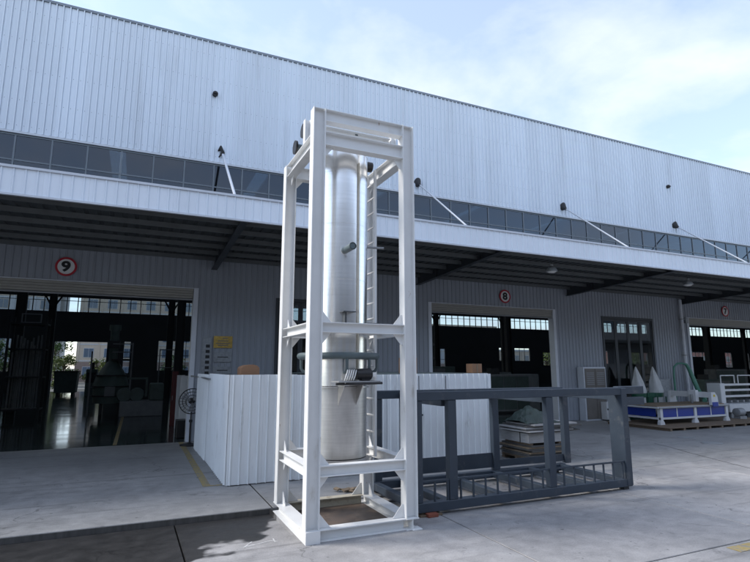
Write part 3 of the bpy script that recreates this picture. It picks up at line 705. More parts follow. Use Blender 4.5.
# ------------------------------------------------------------------ dark grey-blue lying frame
dfm = thing('pipe_rack_frame', 'dark grey-blue steel frame lying on blocks with short barred sides along its bottom', 'steel frame', (7, 9.2, 0))
fx0, fx1, fy0, fy1 = 4.52, 9.66, 8.20, 10.25
zb0, zb1, zt0, zt1 = .06, .215, 1.93, 2.085
def rhs(n, *b, p=dfm, bev=.008): return MB().box(*b).build(n, darkpaint, p, bevel=bev)
rhs('bottom_beam', fx0, fx1, fy0, fy0+.16, zb0, zb1); rhs('bottom_beam', fx0, fx1, fy1-.16, fy1, zb0, zb1)
rhs('top_beam', fx0, fx1-.10, fy0-.002, fy0+.18, zt0, zt1); rhs('top_beam', fx0, fx1+.02, fy1-.18, fy1+.002, zt0-.07, zt1-.055)
for x in (fx0-.06, 5.17, 7.45): rhs('post', x, x+.17, fy0+.012, fy0+.15, zb1+.002, zt0-.002)
rhs('end_post', fx1-.16, fx1+.003, fy0-.015, fy0+.36, zb0+.02, zt1-.01)
for x in (fx0+.05, 5.2, 7.55, 9.68): rhs('post', x, x+.17, fy1-.15, fy1-.012, zb1+.002, zt0-.072)
for x in (5.1, 7.47, 9.50):
    rhs('cross_beam', x+.02, x+.14, fy0+.182 if x < 9 else fy0+.365, fy1-.182, zt0-.12, zt0+.06)
for x in (fx0, 5.12, 6.3, 7.47, 8.5, 9.47): rhs('bottom_cross_beam', x, x+.15, fy0+.162, fy1-.162, zb0+.01, zb1-.01)
for k, z in ((0,1.93),(1,1.69)): rhs('stub_beam', fx1+.006, fx1+.80, fy0+.20, fy0+.34, z, z+.17)
# barred sides
for (y0, y1, tagx) in ((fy0+.03, fy0+.065, 0),):
    xs_ = [fx0+.32] + [5.27, 7.62]
    rl = MB().box(fx0+.02, fx1-.165, y0-.002, y1+.002, .545, .575)
    rail = rl.build('rail', darkpaint, dfm)
    bar = MB().box(-.014,.014,y0+.003,y1-.003,zb1+.001,.544).mesh('bar', darkpaint)
    x = fx0+.36
    while x < fx1-.2:
        if not any(abs(x-px_-.085) < .10 for px_ in (5.17, 7.45)): link('bar', bar, rail, (x, 0, 0))
        x += .268
rhs('kick_plate', fx0+.23, 5.19, fy1-.09, fy1-.07, .27, .59, bev=None); rhs('kick_plate', 5.38, 7.54, fy1-.09, fy1-.07, .27, .59, bev=None); rhs('kick_plate', 7.73, 9.67, fy1-.09, fy1-.07, .27, .42, bev=None)
bk = thing('packing_blocks', 'red brick on a timber offcut under the near end of the dark frame', 'blocks', (4.75, 8.2, 0))
MB().box(4.55,4.98,8.17,8.42,0.001,.03).build('timber', woodmat, bk); MB().box(4.66,4.86,8.10,8.22,.001,.058).build('brick', brickmat, bk, bevel=.004); MB().box(4.60,4.80,8.24,8.36,.031,.058).build('timber', woodmat, bk)
for (x, y, lab) in ((9.42,8.22,'dark timber block under the end post of the dark frame'),(9.3,10.1,'dark timber block under the far corner of the dark frame'),(4.6,10.1,'dark timber block under the frame corner behind the white tower')):
    b = MB().box(x,x+.14,y,y+.14,.001,.058).build('support_block', rubber, None, bevel=.004); tag(b, lab, 'block')
rg = MB()
for q in range(14):
    a = q*.9; rg.obox(Matrix.Translation((4.15+.12*cos(a*1.7)*(q%3), 10.45+.09*sin(a)*(q%4)*.5, .03+.012*(q%3))) @ Matrix.Rotation(a,4,'Z') @ Matrix.Rotation(.4*sin(a*3),4,'X'), .16, .07, .03)
tag(rg.build('scrap_heap', boardtan), 'small heap of brown scrap wood on the concrete behind the tower', 'scrap')

# ------------------------------------------------------------------ ribbed metal enclosure
FX0, FX1, FYF, FYB, FZ = 1.88, 8.80, 11.93, 17.75, 2.35
fen = thing('metal_enclosure', 'enclosure of white ribbed metal sheets with a padlocked door, beside gate 9', 'fence', (5, 12, 0))
nsh = 9; sw_ = (FX1-FX0)/nsh
fm = rib_sheet(sw_-.003, (sw_-.003)/4, .02, FZ, hgt=.034, top=.018, base=.04).mesh('fence_sheet', fencemat)
for k in range(nsh):
    o = link('fence_sheet', fm, fen, (FX0+k*sw_, FYF, 0))
    o.location.z += [0,.004,-.006,.005,-.01,-.008,.003,0,.006][k]
    if k in (5,): o.location.y -= .02
ns2 = 7; sl_ = (FYB-FYF)/ns2
fm2 = rib_sheet(sl_-.003, (sl_-.003)/4, .02, FZ, axis='y', hgt=.034, top=.018, base=.04).mesh('fence_sheet', fencemat)
for k in range(ns2):
    o = link('fence_sheet', fm2, fen, (FX0, FYF+k*sl_, 0))
    if k >= 4:   # the further leaf stands a little off, leaving a dark slit
        o.location.y += .17; o.rotation_euler[2] = 0.0; o.location.x -= .015*(k-3); o.location.z += -.03
MB().box(FX0+.03,FX0+.08,FYF+.03,FYB+.1,1.2,1.26).build('rail', machgrey, fen); MB().box(FX0+.03,FX1-.03,FYF+.03,FYF+.08,1.2,1.26).build('rail', machgrey, fen)
MB().box(FX0+.01,FX0+.06,FYF+.02,FYF+.07,0,FZ-.02).build('corner_post', trim, fen)
MB().box(FX1-.02,FX1+.07,FYF-.035,FYF+.08,0,FZ-.005).build('end_post', fencemat, fen)
rsd = rib_sheet(4.9, 4.9/24, .02, FZ-.01, axis='y', hgt=.034, top=.018, base=.04).mesh('fence_sheet', fencemat)
link('fence_sheet', rsd, fen, (FX1+.04, FYF+.1, 0))
MB().box(FX0-.02, FX0+.02, 14.6, 14.66, .5, 2.0)
MB().box(4.6, FX1-.1, FYF+.12, 17.2, FZ-.02, FZ+.012).build('roof_sheet', mat('roof_sheet_metal', (.16,.19,.18), .6), fen)
for x in (4.7, 8.6):
    for y in (12.3, 17.0): MB().box(x-.03,x+.03,y-.03,y+.03,0,FZ-.022).build('inner_post', machgrey, fen)
dl = MB().box(6.55,6.60,FYF-.07,FYF-.03,1.30,1.345).box(6.66,6.71,FYF-.07,FYF-.03,1.30,1.345).box(6.57,6.69,FYF-.085,FYF-.07,1.305,1.34).build('hasp', rubber, fen)
MB().tube([(6.625,FYF-.09,1.31),(6.605,FYF-.09,1.25),(6.645,FYF-.09,1.25),(6.628,FYF-.09,1.31)], .006, 6).box(6.60,6.655,FYF-.105,FYF-.078,1.18,1.245).build('padlock', machgrey, dl)
for (x, w_) in ((6.625,.008),(7.43,.008)):
    MB().box(x-w_,x+w_,FYF-.03,FYF-.024,.03,FZ-.05).build('door_gap', rubber, fen)
MB().tube([(FX0-.06,14.9,2.2),(FX0-.03,17.2,2.22),(FX0-.12,19.45,2.22)], .028, 8).build('bar', machgrey, fen, smooth=40)
# cartons
b = MB().prism([(2.18,0),(2.60,0),(2.60,2.50),(2.55,2.55),(2.46,2.58),(2.32,2.57),(2.22,2.54),(2.18,2.49)], 'y', 12.25, 12.75).build('carton', cardboard, None); tag(b, 'tall brown carton with a rounded top peeking over the white enclosure fence', 'carton')
b = MB().box(8.42,8.74,12.1,12.4,FZ+.013,FZ+.265).build('carton', cardboard, None, bevel=.006); tag(b, 'small square brown carton at the end of the enclosure roof', 'carton')
MB().box(8.56,8.60,12.094,12.099,FZ+.015,FZ+.262).build('tape', boardtan, b)
b = MB().box(6.45,6.80,12.3,12.7,FZ+.013,FZ+.42).build('carton', cardboard, None, bevel=.006); tag(b, 'brown carton on the enclosure roof right behind the tower post', 'carton')

# ------------------------------------------------------------------ stacked boards under a tarp
def stack():
    s = thing('pallet', 'low timber pallet under the heap of boards beside the enclosure', 'pallet', (10.4,12,0))
    for y in (11.4,11.95,12.5): MB().box(9.70,11.0,y,y+.1,0,.09).build('runner', woodmat, s)
    for q in range(7): MB().box(9.69+.19*q,9.82+.19*q,11.38,12.62,.092,.11).build('slat', woodmat, s)
    z = .112; rnd = random.Random(3)
    for k in range(8):
        t = .030+.012*rnd.random(); dx_, dy_ = rnd.uniform(-.05,.05), rnd.uniform(-.06,.04)
        b = MB().obox(Matrix.Translation((10.36+dx_,12.0+dy_,z+t/2)) @ Matrix.Rotation(rnd.uniform(-.03,.03),4,'Z'), 1.32, 1.26, t).build('board', boarddark if k%3 else boardtan)
        tag(b, 'thin dark board in the lower layers of the stack beside the enclosure', 'board', 'dark boards in the stack'); z += t+.006
    for q in range(2): tag(MB().box(9.75+1.0*q,9.85+1.0*q,11.45,12.5,z,z+.05).build('batten', woodmat), 'timber batten between the dark boards and the pale bundle', 'batten', 'battens in the board stack')
    z += .052
    b = MB().box(9.68,11.0,11.42,12.6,z,z+.26).build('board_bundle', boardwhite, None, bevel=.008); tag(b, 'thick pale bundle of boards tied with a dark strap', 'boards')
    MB().box(9.674,11.006,11.75,11.78,z-.002,z+.264).build('strap', blackmat, b)
    z += .268
    for k in range(6):
        t = .022+.02*rnd.random()
        b = MB().obox(Matrix.Translation((10.45+rnd.uniform(-.12,.2),11.95+rnd.uniform(-.1,.1),z+t/2)) @ Matrix.Rotation(rnd.uniform(-.10,.10),4,'Z'), 1.5+rnd.uniform(0,.4), 1.15, t).build('board', boardwhite if k%2 else boarddark)
        tag(b, 'loose %s sheet lying askew on top of the board bundle' % ('pale' if k%2 else 'dark'), 'board', 'loose %s sheets on the stack' % ('pale' if k%2 else 'dark')); z += t+.004
    # tarp heap
    mb = MB(); nx, ny = 22, 18
    from mathutils import noise as mn
    for j in range(ny+1):
        for i in range(nx+1):
            u, v = i/nx, j/ny; e = min(u,1-u,v,1-v)
            h = .40*(1-abs(2*u-.92)**1.6)*(1-abs(2*v-1)**2.2); h = max(0, h)
            nzv = mn.noise(Vector((u*5,v*5,.3)))*.09 + mn.noise(Vector((u*13,v*13,4)))*.045
            mb.v.append((9.72+1.25*u+.06*nzv, 11.5+1.05*v+.3*nzv, z+.005+max(0,h+nzv*(1 if e > .04 else .2))))
    for j in range(ny):
        for i in range(nx): a = j*(nx+1)+i; mb.f.append((a,a+1,a+nx+2,a+nx+1))
    t = mb.build('tarp', tarpmat); so = t.modifiers.new('thick','SOLIDIFY'); so.thickness = .006; so.offset = 1
    tag(t, 'crumpled dark green tarp heaped on top of the board stack', 'tarp')
stack()

# ------------------------------------------------------------------ router table on its timber platform
pal = thing('timber_platform', 'brown timber transport platform under the blue and white router table', 'platform', (22.7,16,0))
for k in range(9):
    x = 19.62+.80*k; MB().box(x, x+.12, 14.68, 17.75, 0, .10).build('runner', woodmat, pal)
for k in range(16): MB().box(19.55, 26.3, 14.66+.195*k, 14.84+.195*k, .102, .125).build('plank', woodmat, pal)
cn = thing('router_table', 'white cutting table with blue side panels and a gantry on the timber platform', 'machine', (22.6,16.4,.13))
ax0, ax1, ay0, ay1, z0 = 20.35, 24.85, 15.65, 17.45, .127
MB().box(ax0-.15, ax1+.05, ay0-.05, ay1+.05, .80, .86).build('table_frame', machwhite, cn, bevel=.01)
MB().box(ax0-.05, ax1-.05, ay0+.08, ay1-.08, .862, .90).build('bed', boardtan, cn)
MB().box(ax0, ax1, ay0-.02, ay0+.06, .34, .42).build('lower_rail', machwhite, cn); MB().box(ax0, ax1, ay1-.06, ay1+.02, .34, .42).build('lower_rail', machwhite, cn)
for x in (ax0, (ax0+ax1)/2-.06, ax1-.14):
    for y in (ay0-.03, ay1-.12):
        MB().prism([(x-.05,z0),(x+.24,z0),(x+.20,.24),(x+.15,.30),(x+.15,.80),(x,.80),(x,.30),(x-.03,.24)], 'y', y, y+.15).build('leg', machwhite, cn)
for a, b in ((ax0+.20,21.40),(21.46,ax0+2.15),(22.76,23.65),(23.71,ax1-.2)): MB().box(a, b, ay0, ay0+.02, .425, .795).build('front_panel', machblue, cn)
for a in (21.40,23.65): MB().box(a+.002,a+.058,ay0-.01,ay0+.03,.422,.798).build('mullion', machwhite, cn)
MB().prism([(ay0+.20,.44),(ay1-.20,.44),(ay1-.10,.78),(ay0+.20,.78)], 'x', ax0+.0, ax0+.02).build('side_panel', machblue, cn)
MB().box(ax0-.01,ax0+.03,ay0+.1,ay1-.1,.34,.42).build('lower_rail', machwhite, cn)
for y in (ay0-.09, ay1+.052): MB().box(ax0-.1, ax1, y, y+.038, .80, .85).build('guide_rail', machgrey, cn)
ga = MB().prism([(23.55,.86),(24.05,.86),(24.0,1.25),(23.85,1.42),(23.6,1.42)], 'y', ay0-.16, ay0-.05).prism([(23.55,.86),(24.05,.86),(24.0,1.25),(23.85,1.42),(23.6,1.42)], 'y', ay1+.06, ay1+.16).box(23.62,23.84,ay0-.05,ay1+.06,1.18,1.42).build('gantry', machwhite, cn)
sp = MB().box(23.42,23.62,16.1,16.45,.98,1.5).build('spindle_housing', machwhite, cn, bevel=.01); MB().lathe([(.05,.92),(.06,.94),(.06,1.3)], (23.36,16.27,0), 14).build('spindle', machgrey, sp, smooth=40)
MB().box(23.60,23.98,ay0-.185,ay0-.161,.80,.99).build('drive_cover', machblue, cn); MB().box(23.72,23.84,ay0-.168,ay0-.161,1.22,1.32).build('warning_label', mat('label_yellow',(.6,.48,.03),.5), ga)
# dust collector with two bags, hose
du = thing('dust_collector', 'green dust collector with two white filter bags behind the router table', 'dust collector', (23,18.2,0))
for x in (22.45, 23.65):
    MB().lathe([(.32,1.30),(.33,1.38),(.30,1.55),(.24,1.80),(.17,2.05),(.10,2.30),(.045,2.48),(.02,2.56),(.0,2.57)], (x,18.3,0), 24, capt=False).fold(x,18.3,1.3,2.57).build('filter_bag', bagcloth, du, smooth=60)
    MB().lathe([(.26,.25),(.29,.35),(.29,1.10)], (x,18.3,0), 16).build('lower_bag', bagcloth, du, smooth=50)
    MB().lathe([(.33,1.10),(.33,1.298)], (x,18.3,0), 20).build('collar', greenpaint, du, smooth=40)
    for (a_, b_) in ((-.3,-.3),(.3,-.3),(-.3,.3),(.3,.3)): MB().box(x+a_-.02,x+a_+.02,18.3+b_-.02,18.3+b_+.02,.06,1.11).build('leg', greenpaint, du)
MB().box(22.78,23.32,18.1,18.5,1.08,1.30).build('duct', greenpaint, du); MB().lathe([(.2,.5),(.24,.6),(.24,1.079)], (23.05,18.3,0), 16).build('blower', greenpaint, du, smooth=40)
MB().box(22.1,24.0,17.9,18.7,0,.06).build('base', greenpaint, du)
ho = MB().tube([(24.95,18.2,.9),(24.95,18.2,2.2),(25.0,18.2,2.55),(25.2,18.15,2.72),(25.5,18.1,2.74),(25.75,18.05,2.68),(25.9,18.0,2.4),(26.0,17.9,1.9),(26.0,17.7,1.35),(25.8,17.3,.98),(25.2,16.9,.93)], [.05,.05,.05,.05,.05,.07,.10,.11,.11,.11,.10], 12)
tag(ho.build('suction_hose', greenhose, None, smooth=60), 'green suction hose arching up behind the router table', 'hose')
tag(MB().box(23.95,24.9,18.3,18.9,0,1.95).build('panel_box', greyplaque, None, bevel=.01), 'pale grey cabinet standing between the filter bags and the green hose', 'cabinet')
# second machine to the right
m2 = thing('edge_machine', 'long pale grey machine with tube frames on top, in front of gate 7', 'machine', (28,17,0))
MB().box(26.6,32.0,16.6,18.4,.35,.75).build('bed', machwhite, m2, bevel=.02)
for x in (26.8,28.4,30.0,31.6):
    for y in (16.7,18.1): MB().box(x,x+.2,y,y+.2,0,.349).build('leg', machgrey, m2)
MB().box(26.5,26.85,16.9,17.6,.76,1.75).build('end_housing', machwhite, m2, bevel=.02)
for z in (1.05,1.35,1.62): MB().box(26.86,32.0,17.0,17.12,z,z+.10).build('rail', machwhite, m2)
for x in (27.2,28.6,30.0):
    MB().tube([(x,17.3,1.72),(x,17.3,2.12),(x+1.1,17.3,2.12),(x+1.1,17.3,1.72)], .03, 8).build('guard_tube', signwhite, m2, smooth=30)
for k in range(10): MB().lathe([(.06,-.4),(.06,.4)], (27.1+.5*k,17.5,.83), 12, 'y').build('roller', machgrey, m2, smooth=40)
mo = MB().lathe([(.10,-.30),(.19,-.27),(.19,.15),(.14,.20),(.10,.30)], (26.5,16.1,.42), 18, 'x').build('motor', machgrey, m2, smooth=40); MB().box(26.25,26.75,15.95,16.25,0.0,.24).build('motor_stand', machgrey, mo)
MB().box(25.9,29.5,15.7,16.4,.0,.10).build('skid', boardtan, m2)

# ------------------------------------------------------------------ pedestal fan, white panels, red cabinet at gate 9
fn = thing('pedestal_fan', 'black industrial pedestal fan standing beside the gate 9 jamb', 'fan', (1.74,18.6,0))
fxx, fyy, fz = 1.74, 18.6, 1.42
MB().lathe([(.30,0),(.30,.04),(.10,.07),(.05,.10)], (fxx,fyy,0), 24).build('base', blackmat, fn, smooth=40)
MB().tube([(fxx,fyy,.08),(fxx,fyy,.8)], .03, 10).tube([(fxx,fyy,.8),(fxx,fyy,1.28)], .02, 10).build('pole', blackmat, fn, smooth=40)
MB().box(fxx-.05,fxx+.05,fyy-.05,fyy+.05,.74,.82).build('clamp', blackmat, fn)
MB().lathe([(.06,-.02),(.10,.02),(.10,.2),(.05,.28)], (fxx,fyy-.05,fz), 16, 'y').build('motor', blackmat, fn, smooth=40)
cg = MB()
for d_ in (-.22, -.02):
    for r in (.40,.30,.20): cg.tube([(fxx+r*cos(2*pi*k/32), fyy+d_-(.04 if r<.25 and d_<-.1 else 0), fz+r*sin(2*pi*k/32)) for k in range(32)], .007, 5, closed=True)
    for k in range(24):
        t = 2*pi*k/24; cg.tube([(fxx+.05*cos(t),fyy+d_-(.04 if d_<-.1 else 0),fz+.05*sin(t)),(fxx+.40*cos(t),fyy+d_,fz+.40*sin(t))], .004, 4)
cg.tube([(fxx+.41*cos(2*pi*k/32), fyy-.12, fz+.41*sin(2*pi*k/32)) for k in range(32)], .012, 6, closed=True)
cg.build('cage', blackmat, fn)
for k in range(3):
    t = 2*pi*k/3+.4
    MB().add([(fxx+.05*cos(t),fyy-.10,fz+.05*sin(t)),(fxx+.36*cos(t-.3),fyy-.13,fz+.36*sin(t-.3)),(fxx+.36*cos(t+.35),fyy-.08,fz+.36*sin(t+.35)),(fxx+.08*cos(t+.8),fyy-.07,fz+.08*sin(t+.8))], [(0,1,2,3)]).build('blade', machgrey, fn).modifiers.new('thick','SOLIDIFY').thickness = .004
tag(MB().box(1.45,1.9,20.6,21.3,0,.62).build('tool_chest', blackmat, None, bevel=.02), 'low black chest on the floor just inside gate 9 behind the fan', 'chest')
for i, (x0_, x1_, y_, lab) in enumerate(((1.60,2.15,21.9,'white panel standing upright inside gate 9, behind the fan'),(1.60,1.92,24.0,'narrower white panel further inside gate 9, beside the red cabinet'))):
    tag(MB().box(x0_,x1_,y_,y_+.06,0,2.2).build('white_panel', whitepaint, None, bevel=.005), lab, 'panel')
    MB().box(x0_+.1,x1_-.1,y_+.061,y_+.5,0,.05).build('foot', machgrey, bpy.data.objects[[o.name for o in C.objects if o.name.startswith('white_panel')][-1]])
rc = tag(MB().box(1.48,1.72,25.0,25.5,0.0,2.35).build('red_cabinet', redpaint, None, bevel=.01), 'dark red upright cabinet inside gate 9 next to the white panels', 'cabinet')
MB().box(1.51,1.53,24.98,25.0,1.1,1.3).build('handle', machgrey, rc)

# ------------------------------------------------------------------ things inside the hall
idk = mat('machine_dark_green', (.11,.15,.135), .5, var=.2); igr = mat('machine_mid_grey', (.24,.25,.255), .5, var=.2)
rk = thing('storage_rack', 'tall dark rack of upright pipes inside gate 9', 'rack', (-5,32,0))
for x in (-6.0,-4.4):
    for y in (31.5,32.6): MB().box(x-.05,x+.05,y-.05,y+.05,0,5.1).build('post', innerdark, rk)
for z in (.4,2.0,3.4,4.7): MB().box(-6.05,-4.35,31.44,32.66,z,z+.08).build('shelf', innerdark, rk)
for k in range(14):
    x = -5.85+.105*k; MB().tube([(x,32+.2*sin(k),.5),(x+.03*sin(k*2),32.1+.2*sin(k),3.3+.9*abs(sin(k*1.7)))], .04, 8).build('pipe', igr if k%3 else machgrey, rk, smooth=40)
sg = thing('rack_sign', 'small pale frame standing on top of the pipe rack', 'sign', (-5,32,4.8))
MB().box(-5.6,-4.7,31.9,31.95,4.80,4.86).box(-5.6,-4.7,31.9,31.95,5.25,5.3).box(-5.6,-5.55,31.9,31.95,4.86,5.25).box(-4.75,-4.7,31.9,31.95,4.86,5.25).build('frame', machgrey, sg)
hp = thing('hopper_machine', 'dark conical hopper machine with an upright stack inside gate 9', 'machine', (-1.6,33,0))
MB().lathe([(.85,.6),(.9,1.6),(.75,2.1),(.35,2.75),(.2,2.9)], (-1.25,33,0), 20).build('hopper', idk, hp, smooth=35)
for k in range(4): MB().box(-1.25+.6*cos(k*pi/2+.78)-.06,-1.25+.6*cos(k*pi/2+.78)+.06,33+.6*sin(k*pi/2+.78)-.06,33+.6*sin(k*pi/2+.78)+.06,0,.62).build('leg', innerdark, hp)
for z_, r_ in ((.95,.90),(1.45,.93),(2.05,.82)): MB().lathe([(r_,z_),(r_+.04,z_),(r_+.04,z_+.08),(r_,z_+.08)], (-1.25,33,0), 20).build('hoop', innerdark, hp)
MB().box(-1.5,-1.0,32.02,32.2,1.0,1.5).build('hatch', igr, hp); MB().box(-2.3,-2.22,32.3,32.38,.0,3.4).build('stand_pipe', igr, hp); MB().box(-.32,-.24,32.4,32.48,0,3.9).build('stand_pipe', igr, hp)
for z_ in (3.35,3.8): MB().box(-1.3,-.24,32.42,32.47,z_,z_+.05).build('hand_rail', igr, hp)
MB().lathe([(.22,2.9),(.22,4.6),(.3,4.6),(.3,4.9)], (-1.25,33,0), 14).build('stack', idk, hp, smooth=35)
MB().box(-1.3,-.2,32.5,33.5,2.9,3.0).build('platform', innerdark, hp); MB().box(-1.5,-.95,32.6,33.4,3.6,4.0).build('drive_unit', innerdark, hp)
lm = thing('lathe_machine', 'low dark workshop machine with round drums inside gate 9', 'machine', (.4,31,0))
MB().box(-.7,1.4,30.6,31.6,0,.8).build('bed', igr, lm, bevel=.03); MB().box(.7,1.4,30.5,31.5,.81,1.7).build('headstock', idk, lm, bevel=.05)
for x in (-.5,.1): MB().lathe([(.33,-.18),(.38,0),(.33,.18)], (x,30.9,1.1), 20, 'y').build('drum', idk, lm, smooth=40)
MB().box(-.4,.6,30.9,31.1,1.9,2.0).box(.5,.6,30.9,31.1,1.0,1.9).build('arm', idk, lm)
gr_ = thing('guard_rail', 'thin grey guard rail frame in front of the back windows, seen through gate 9', 'railing', (2.2,45,0))
for x in (1.6,2.7): MB().box(x-.04,x+.04,44.96,45.04,0,3.9).build('post', igr, gr_)
MB().box(1.56,2.74,44.97,45.03,3.905,3.98).build('rail', igr, gr_); MB().box(1.64,2.66,44.97,45.03,2.5,2.56).build('rail', igr, gr_)
bn = thing('skip_container', 'dark green open container near the back gate of the hall', 'container', (-5.1,57,0))
MB().prism([(-6.75,.25),(-5.05,.25),(-4.95,2.15),(-6.85,2.15)], 'y', 56, 58).build('body', idk, bn)
MB().box(-6.92,-4.88,55.9,58.1,2.153,2.24).build('rim', innerdark, bn)
for x in (-6.6,-5.4): MB().box(x,x+.2,56.2,57.8,0,.249).build('foot', innerdark, bn)
fk = thing('boxed_machine', 'dark upright boxed machine beside the green container', 'machine', (-3.2,54,0))
MB().box(-4.1,-3.2,53.5,54.7,0,2.4).build('body', idk, fk, bevel=.05); MB().box(-4.0,-3.3,53.45,53.5,1.2,2.1).build('door', innerdark, fk); MB().box(-3.8,-3.5,53.8,54.2,2.401,3.0).build('stack', innerdark, fk)
tank = thing('upright_tank', 'dark upright tank at the far left inside gate 9', 'tank', (-7.5,27,0))
MB().lathe([(.6,.3),(.7,.4),(.7,1.5),(.4,1.8)], (-7.2,27,0), 18).build('shell', idk, tank, smooth=40)
for k in range(3): MB().box(-7.2+.5*cos(k*2.1)-.05,-7.2+.5*cos(k*2.1)+.05,27+.5*sin(k*2.1)-.05,27+.5*sin(k*2.1)+.05,0,.32).build('leg', innerdark, tank)
# behind gates 8 and 7
for i, (x0_, x1_, y0_, y1_, h, lab) in enumerate(((14.6,17.6,24,25,1.35,'dark low partition inside gate 8'),(18.0,21.5,24.2,25.2,2.15,'dark grey work bench block inside gate 8'),(16,19.5,30,31,2.6,'dark cabinet row far inside gate 8'),(22,25,31,32,2.2,'wide dark machine block deep inside gate 8'),(36,39,24,25.5,1.7,'dark machine casing inside gate 7'),(42,46,27,28,2.4,'dark tall cabinet row inside gate 7'))):
    t = thing('workshop_unit', lab, 'machine', ((x0_+x1_)/2,y0_,0))
    MB().box(x0_,x1_,y0_,y1_,.08,h).build('body', igr if i%2 else idk, t, bevel=.04); MB().box(x0_+.1,x1_-.1,y0_+.1,y1_-.1,0,.079).build('plinth', innerdark, t)
    nn_ = int((x1_-x0_)/.9)
    for q in range(nn_): MB().box(x0_+.06+q*.9,x0_+.9+q*.9,y0_-.02,y0_-.001,.2,h-.12).build('door', idk if i%2 else igr, t)
    MB().box(x0_+.3,x0_+.9,y0_+.3,y0_+.7,h+.001,h+.35).build('top_unit', innerdark, t)
gl_ = thing('upright_gas_rack', 'pale narrow upright rack just inside the left jamb of gate 8', 'rack', (12.1,20.6,0))
MB().box(11.75,11.95,20.4,20.7,0,4.0).build('post', greyplaque, gl_); MB().box(11.96,12.2,20.45,20.6,2.9,3.0).box(11.96,12.2,20.45,20.6,3.5,3.6).build('hook', innerdark, gl_)

# ------------------------------------------------------------------ beyond the hall: apartment blocks and trees
def apartment(label, x0, x1, y0, depth, floors, wallm, bandm, basem, wpitch=3.4, fh=3.1):
    t = thing('apartment_block', label, 'building', ((x0+x1)/2, y0, 0)); h = floors*fh+1.2
    MB().box(x0, x1, y0, y0+depth, -.3, h).build('wall', wallm, t)
    MB().box(x0-.15, x1+.15, y0-.15, y0+depth+.15, h+.002, h+.5).build('roof', bandm, t)
    MB().box(x0-.06, x1+.06, y0-.06, y0-.003, 0, 3.6).build('plinth', basem, t)
    n = int((x1-x0)/wpitch); off = ((x1-x0)-n*wpitch)/2
    fm_ = MB().box(-.85,.85,-.06,-.004,0,1.75).mesh('window', bandm); gm_ = MB().box(-.78,-.03,-.075,-.062,.07,1.68).box(.03,.78,-.075,-.062,.07,1.68).mesh('pane', aptglass)
    for f in range(1, floors):
        MB().box(x0-.04, x1+.04, y0-.05, y0-.003, f*fh+.62, f*fh+.80).build('floor_band', bandm, t)
        for k in range(n):
            w = link('window', fm_, t, (x0+off+(k+.5)*wpitch, y0, f*fh+1.35)); link('pane', gm_, w, (x0+off+(k+.5)*wpitch, y0, f*fh+1.35))
    for k in range(n):
        w = link('window', fm_, t, (x0+off+(k+.5)*wpitch, y0-.07, 1.0)); link('pane', gm_, w, (x0+off+(k+.5)*wpitch, y0-.07, 1.0))
        MB().box(x0+off+k*wpitch-.12, x0+off+k*wpitch+.12, y0-.10, y0-.003, 3.62, h-.01).build('pilaster', wallm, t)
    return t
apartment('beige apartment block with brown bands seen through gate 9', -10.5, 14, 112, 14, 10, aptbeige, aptgrey, aptbrown)
apartment('grey apartment block behind the hall to the left of the beige one', -40, -14.5, 118, 14, 11, aptgrey, aptbeige, aptbrown)
apartment('red and white low block behind the hall seen through gate 7', 128, 190, 110, 12, 2, aptred, aptgrey, aptbrown, 4.2)
apartment('grey low block behind the hall seen through gate 8', 66, 92, 120, 12, 4, aptgrey, aptbeige, aptbrown)
apartment('low beige annexe behind the hall between the other blocks', 98, 122, 125, 12, 2, aptbeige, aptgrey, aptbrown)
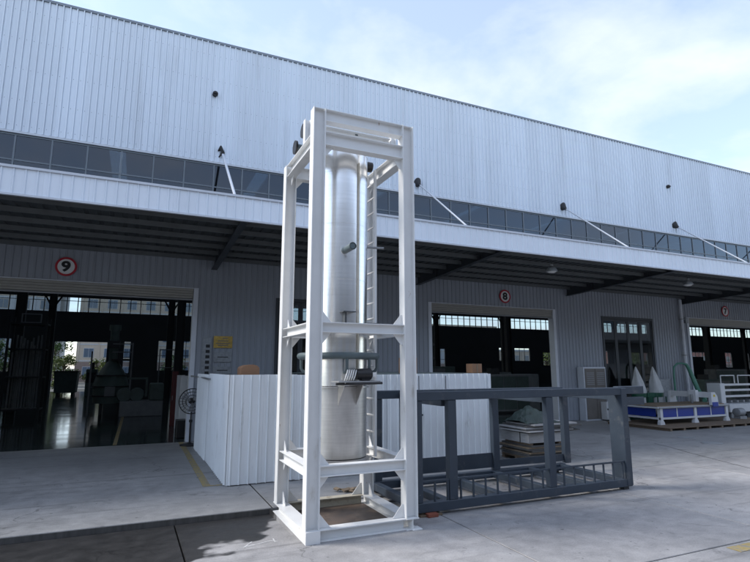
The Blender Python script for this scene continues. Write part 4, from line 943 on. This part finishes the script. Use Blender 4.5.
def tree(name, label, x, y, h, r, m, seed, n=2600, zlow=.3):
    rnd = random.Random(seed); t = thing(name, label, 'tree', (x,y,-.3), 'trees behind the hall'); 
    tr = MB().tube([(x,y,-.3),(x+.05*h*.2,y,h*.3),(x-.02*h,y,h*.62),(x,y,h*.85)], [.045*r+.06,.04*r+.04,.03*r+.02,.015], 8)
    cl = []
    for k in range(26):
        a = rnd.uniform(0,2*pi); u = rnd.random(); z = h*(zlow+(1-zlow)*u); rr = r*math.sqrt(max(.05,1-((u-.4)/.68)**2))*rnd.uniform(.35,1)
        c = Vector((x+rr*cos(a), y+rr*sin(a), z)); cl.append((c, r*rnd.uniform(.25,.42)))
        tr.tube([(x,y,h*(.25+.45*u)), tuple((Vector((x,y,h*(.3+.45*u)))+c)/2+Vector((0,0,.1))), tuple(c)], [.03*r,.02*r,.008], 5)
    tr.build('trunk', bark, t, smooth=50)
    mb = MB()
    for k in range(n):
        c, cr = cl[rnd.randrange(len(cl))]; d = Vector((rnd.gauss(0,1),rnd.gauss(0,1),rnd.gauss(0,.8))).normalized()*cr*rnd.uniform(.4,1.05)
        p = c+d; s = r*rnd.uniform(.045,.09); M = Matrix.Rotation(rnd.uniform(0,6.28),3,Vector((rnd.gauss(0,1),rnd.gauss(0,1),rnd.gauss(0,1))).normalized())
        mb.add([p+M@Vector(v) for v in ((-s,0,0),(0,-s*.55,s*.12),(s*1.1,0,0),(0,s*.55,s*.12))], [(0,1,2,3)])
    mb.build('crown', m, t)
tree('tree', 'tall dark green tree outside the back gate, seen through gate 9', -11.6, 90, 8.0, 2.3, leafa, 1, 1700)
tree('tree', 'second dark tree beyond the back gate at the foot of the beige block', -14.5, 94, 8, 3.0, leafa, 2)
tree('tree', 'light green bushy tree outside the back gate, beside the container', -8.6, 79, 3.8, 1.9, leafb, 3, zlow=.08)
tree('tree', 'round light green bush in the back gateway', -4.6, 78, 3.4, 1.6, leafb, 4, zlow=.05)
tree('tree', 'green tree behind the left back window of the hall', -19, 92, 6, 2.6, leafa, 5, 1600)
tree('tree', 'green tree outside the back windows seen through gate 8', 73, 80, 6.2, 2.8, leafb, 6, 2000, .1)
tree('tree', 'yellow-green tree outside the back windows seen through the glazed door', 99, 80, 5.5, 3.0, leafb, 8, 2000, .1)
tree('tree', 'small green tree behind the right back window near gate 9', 5.0, 88, 4.2, 1.8, leafa, 9, 1600)
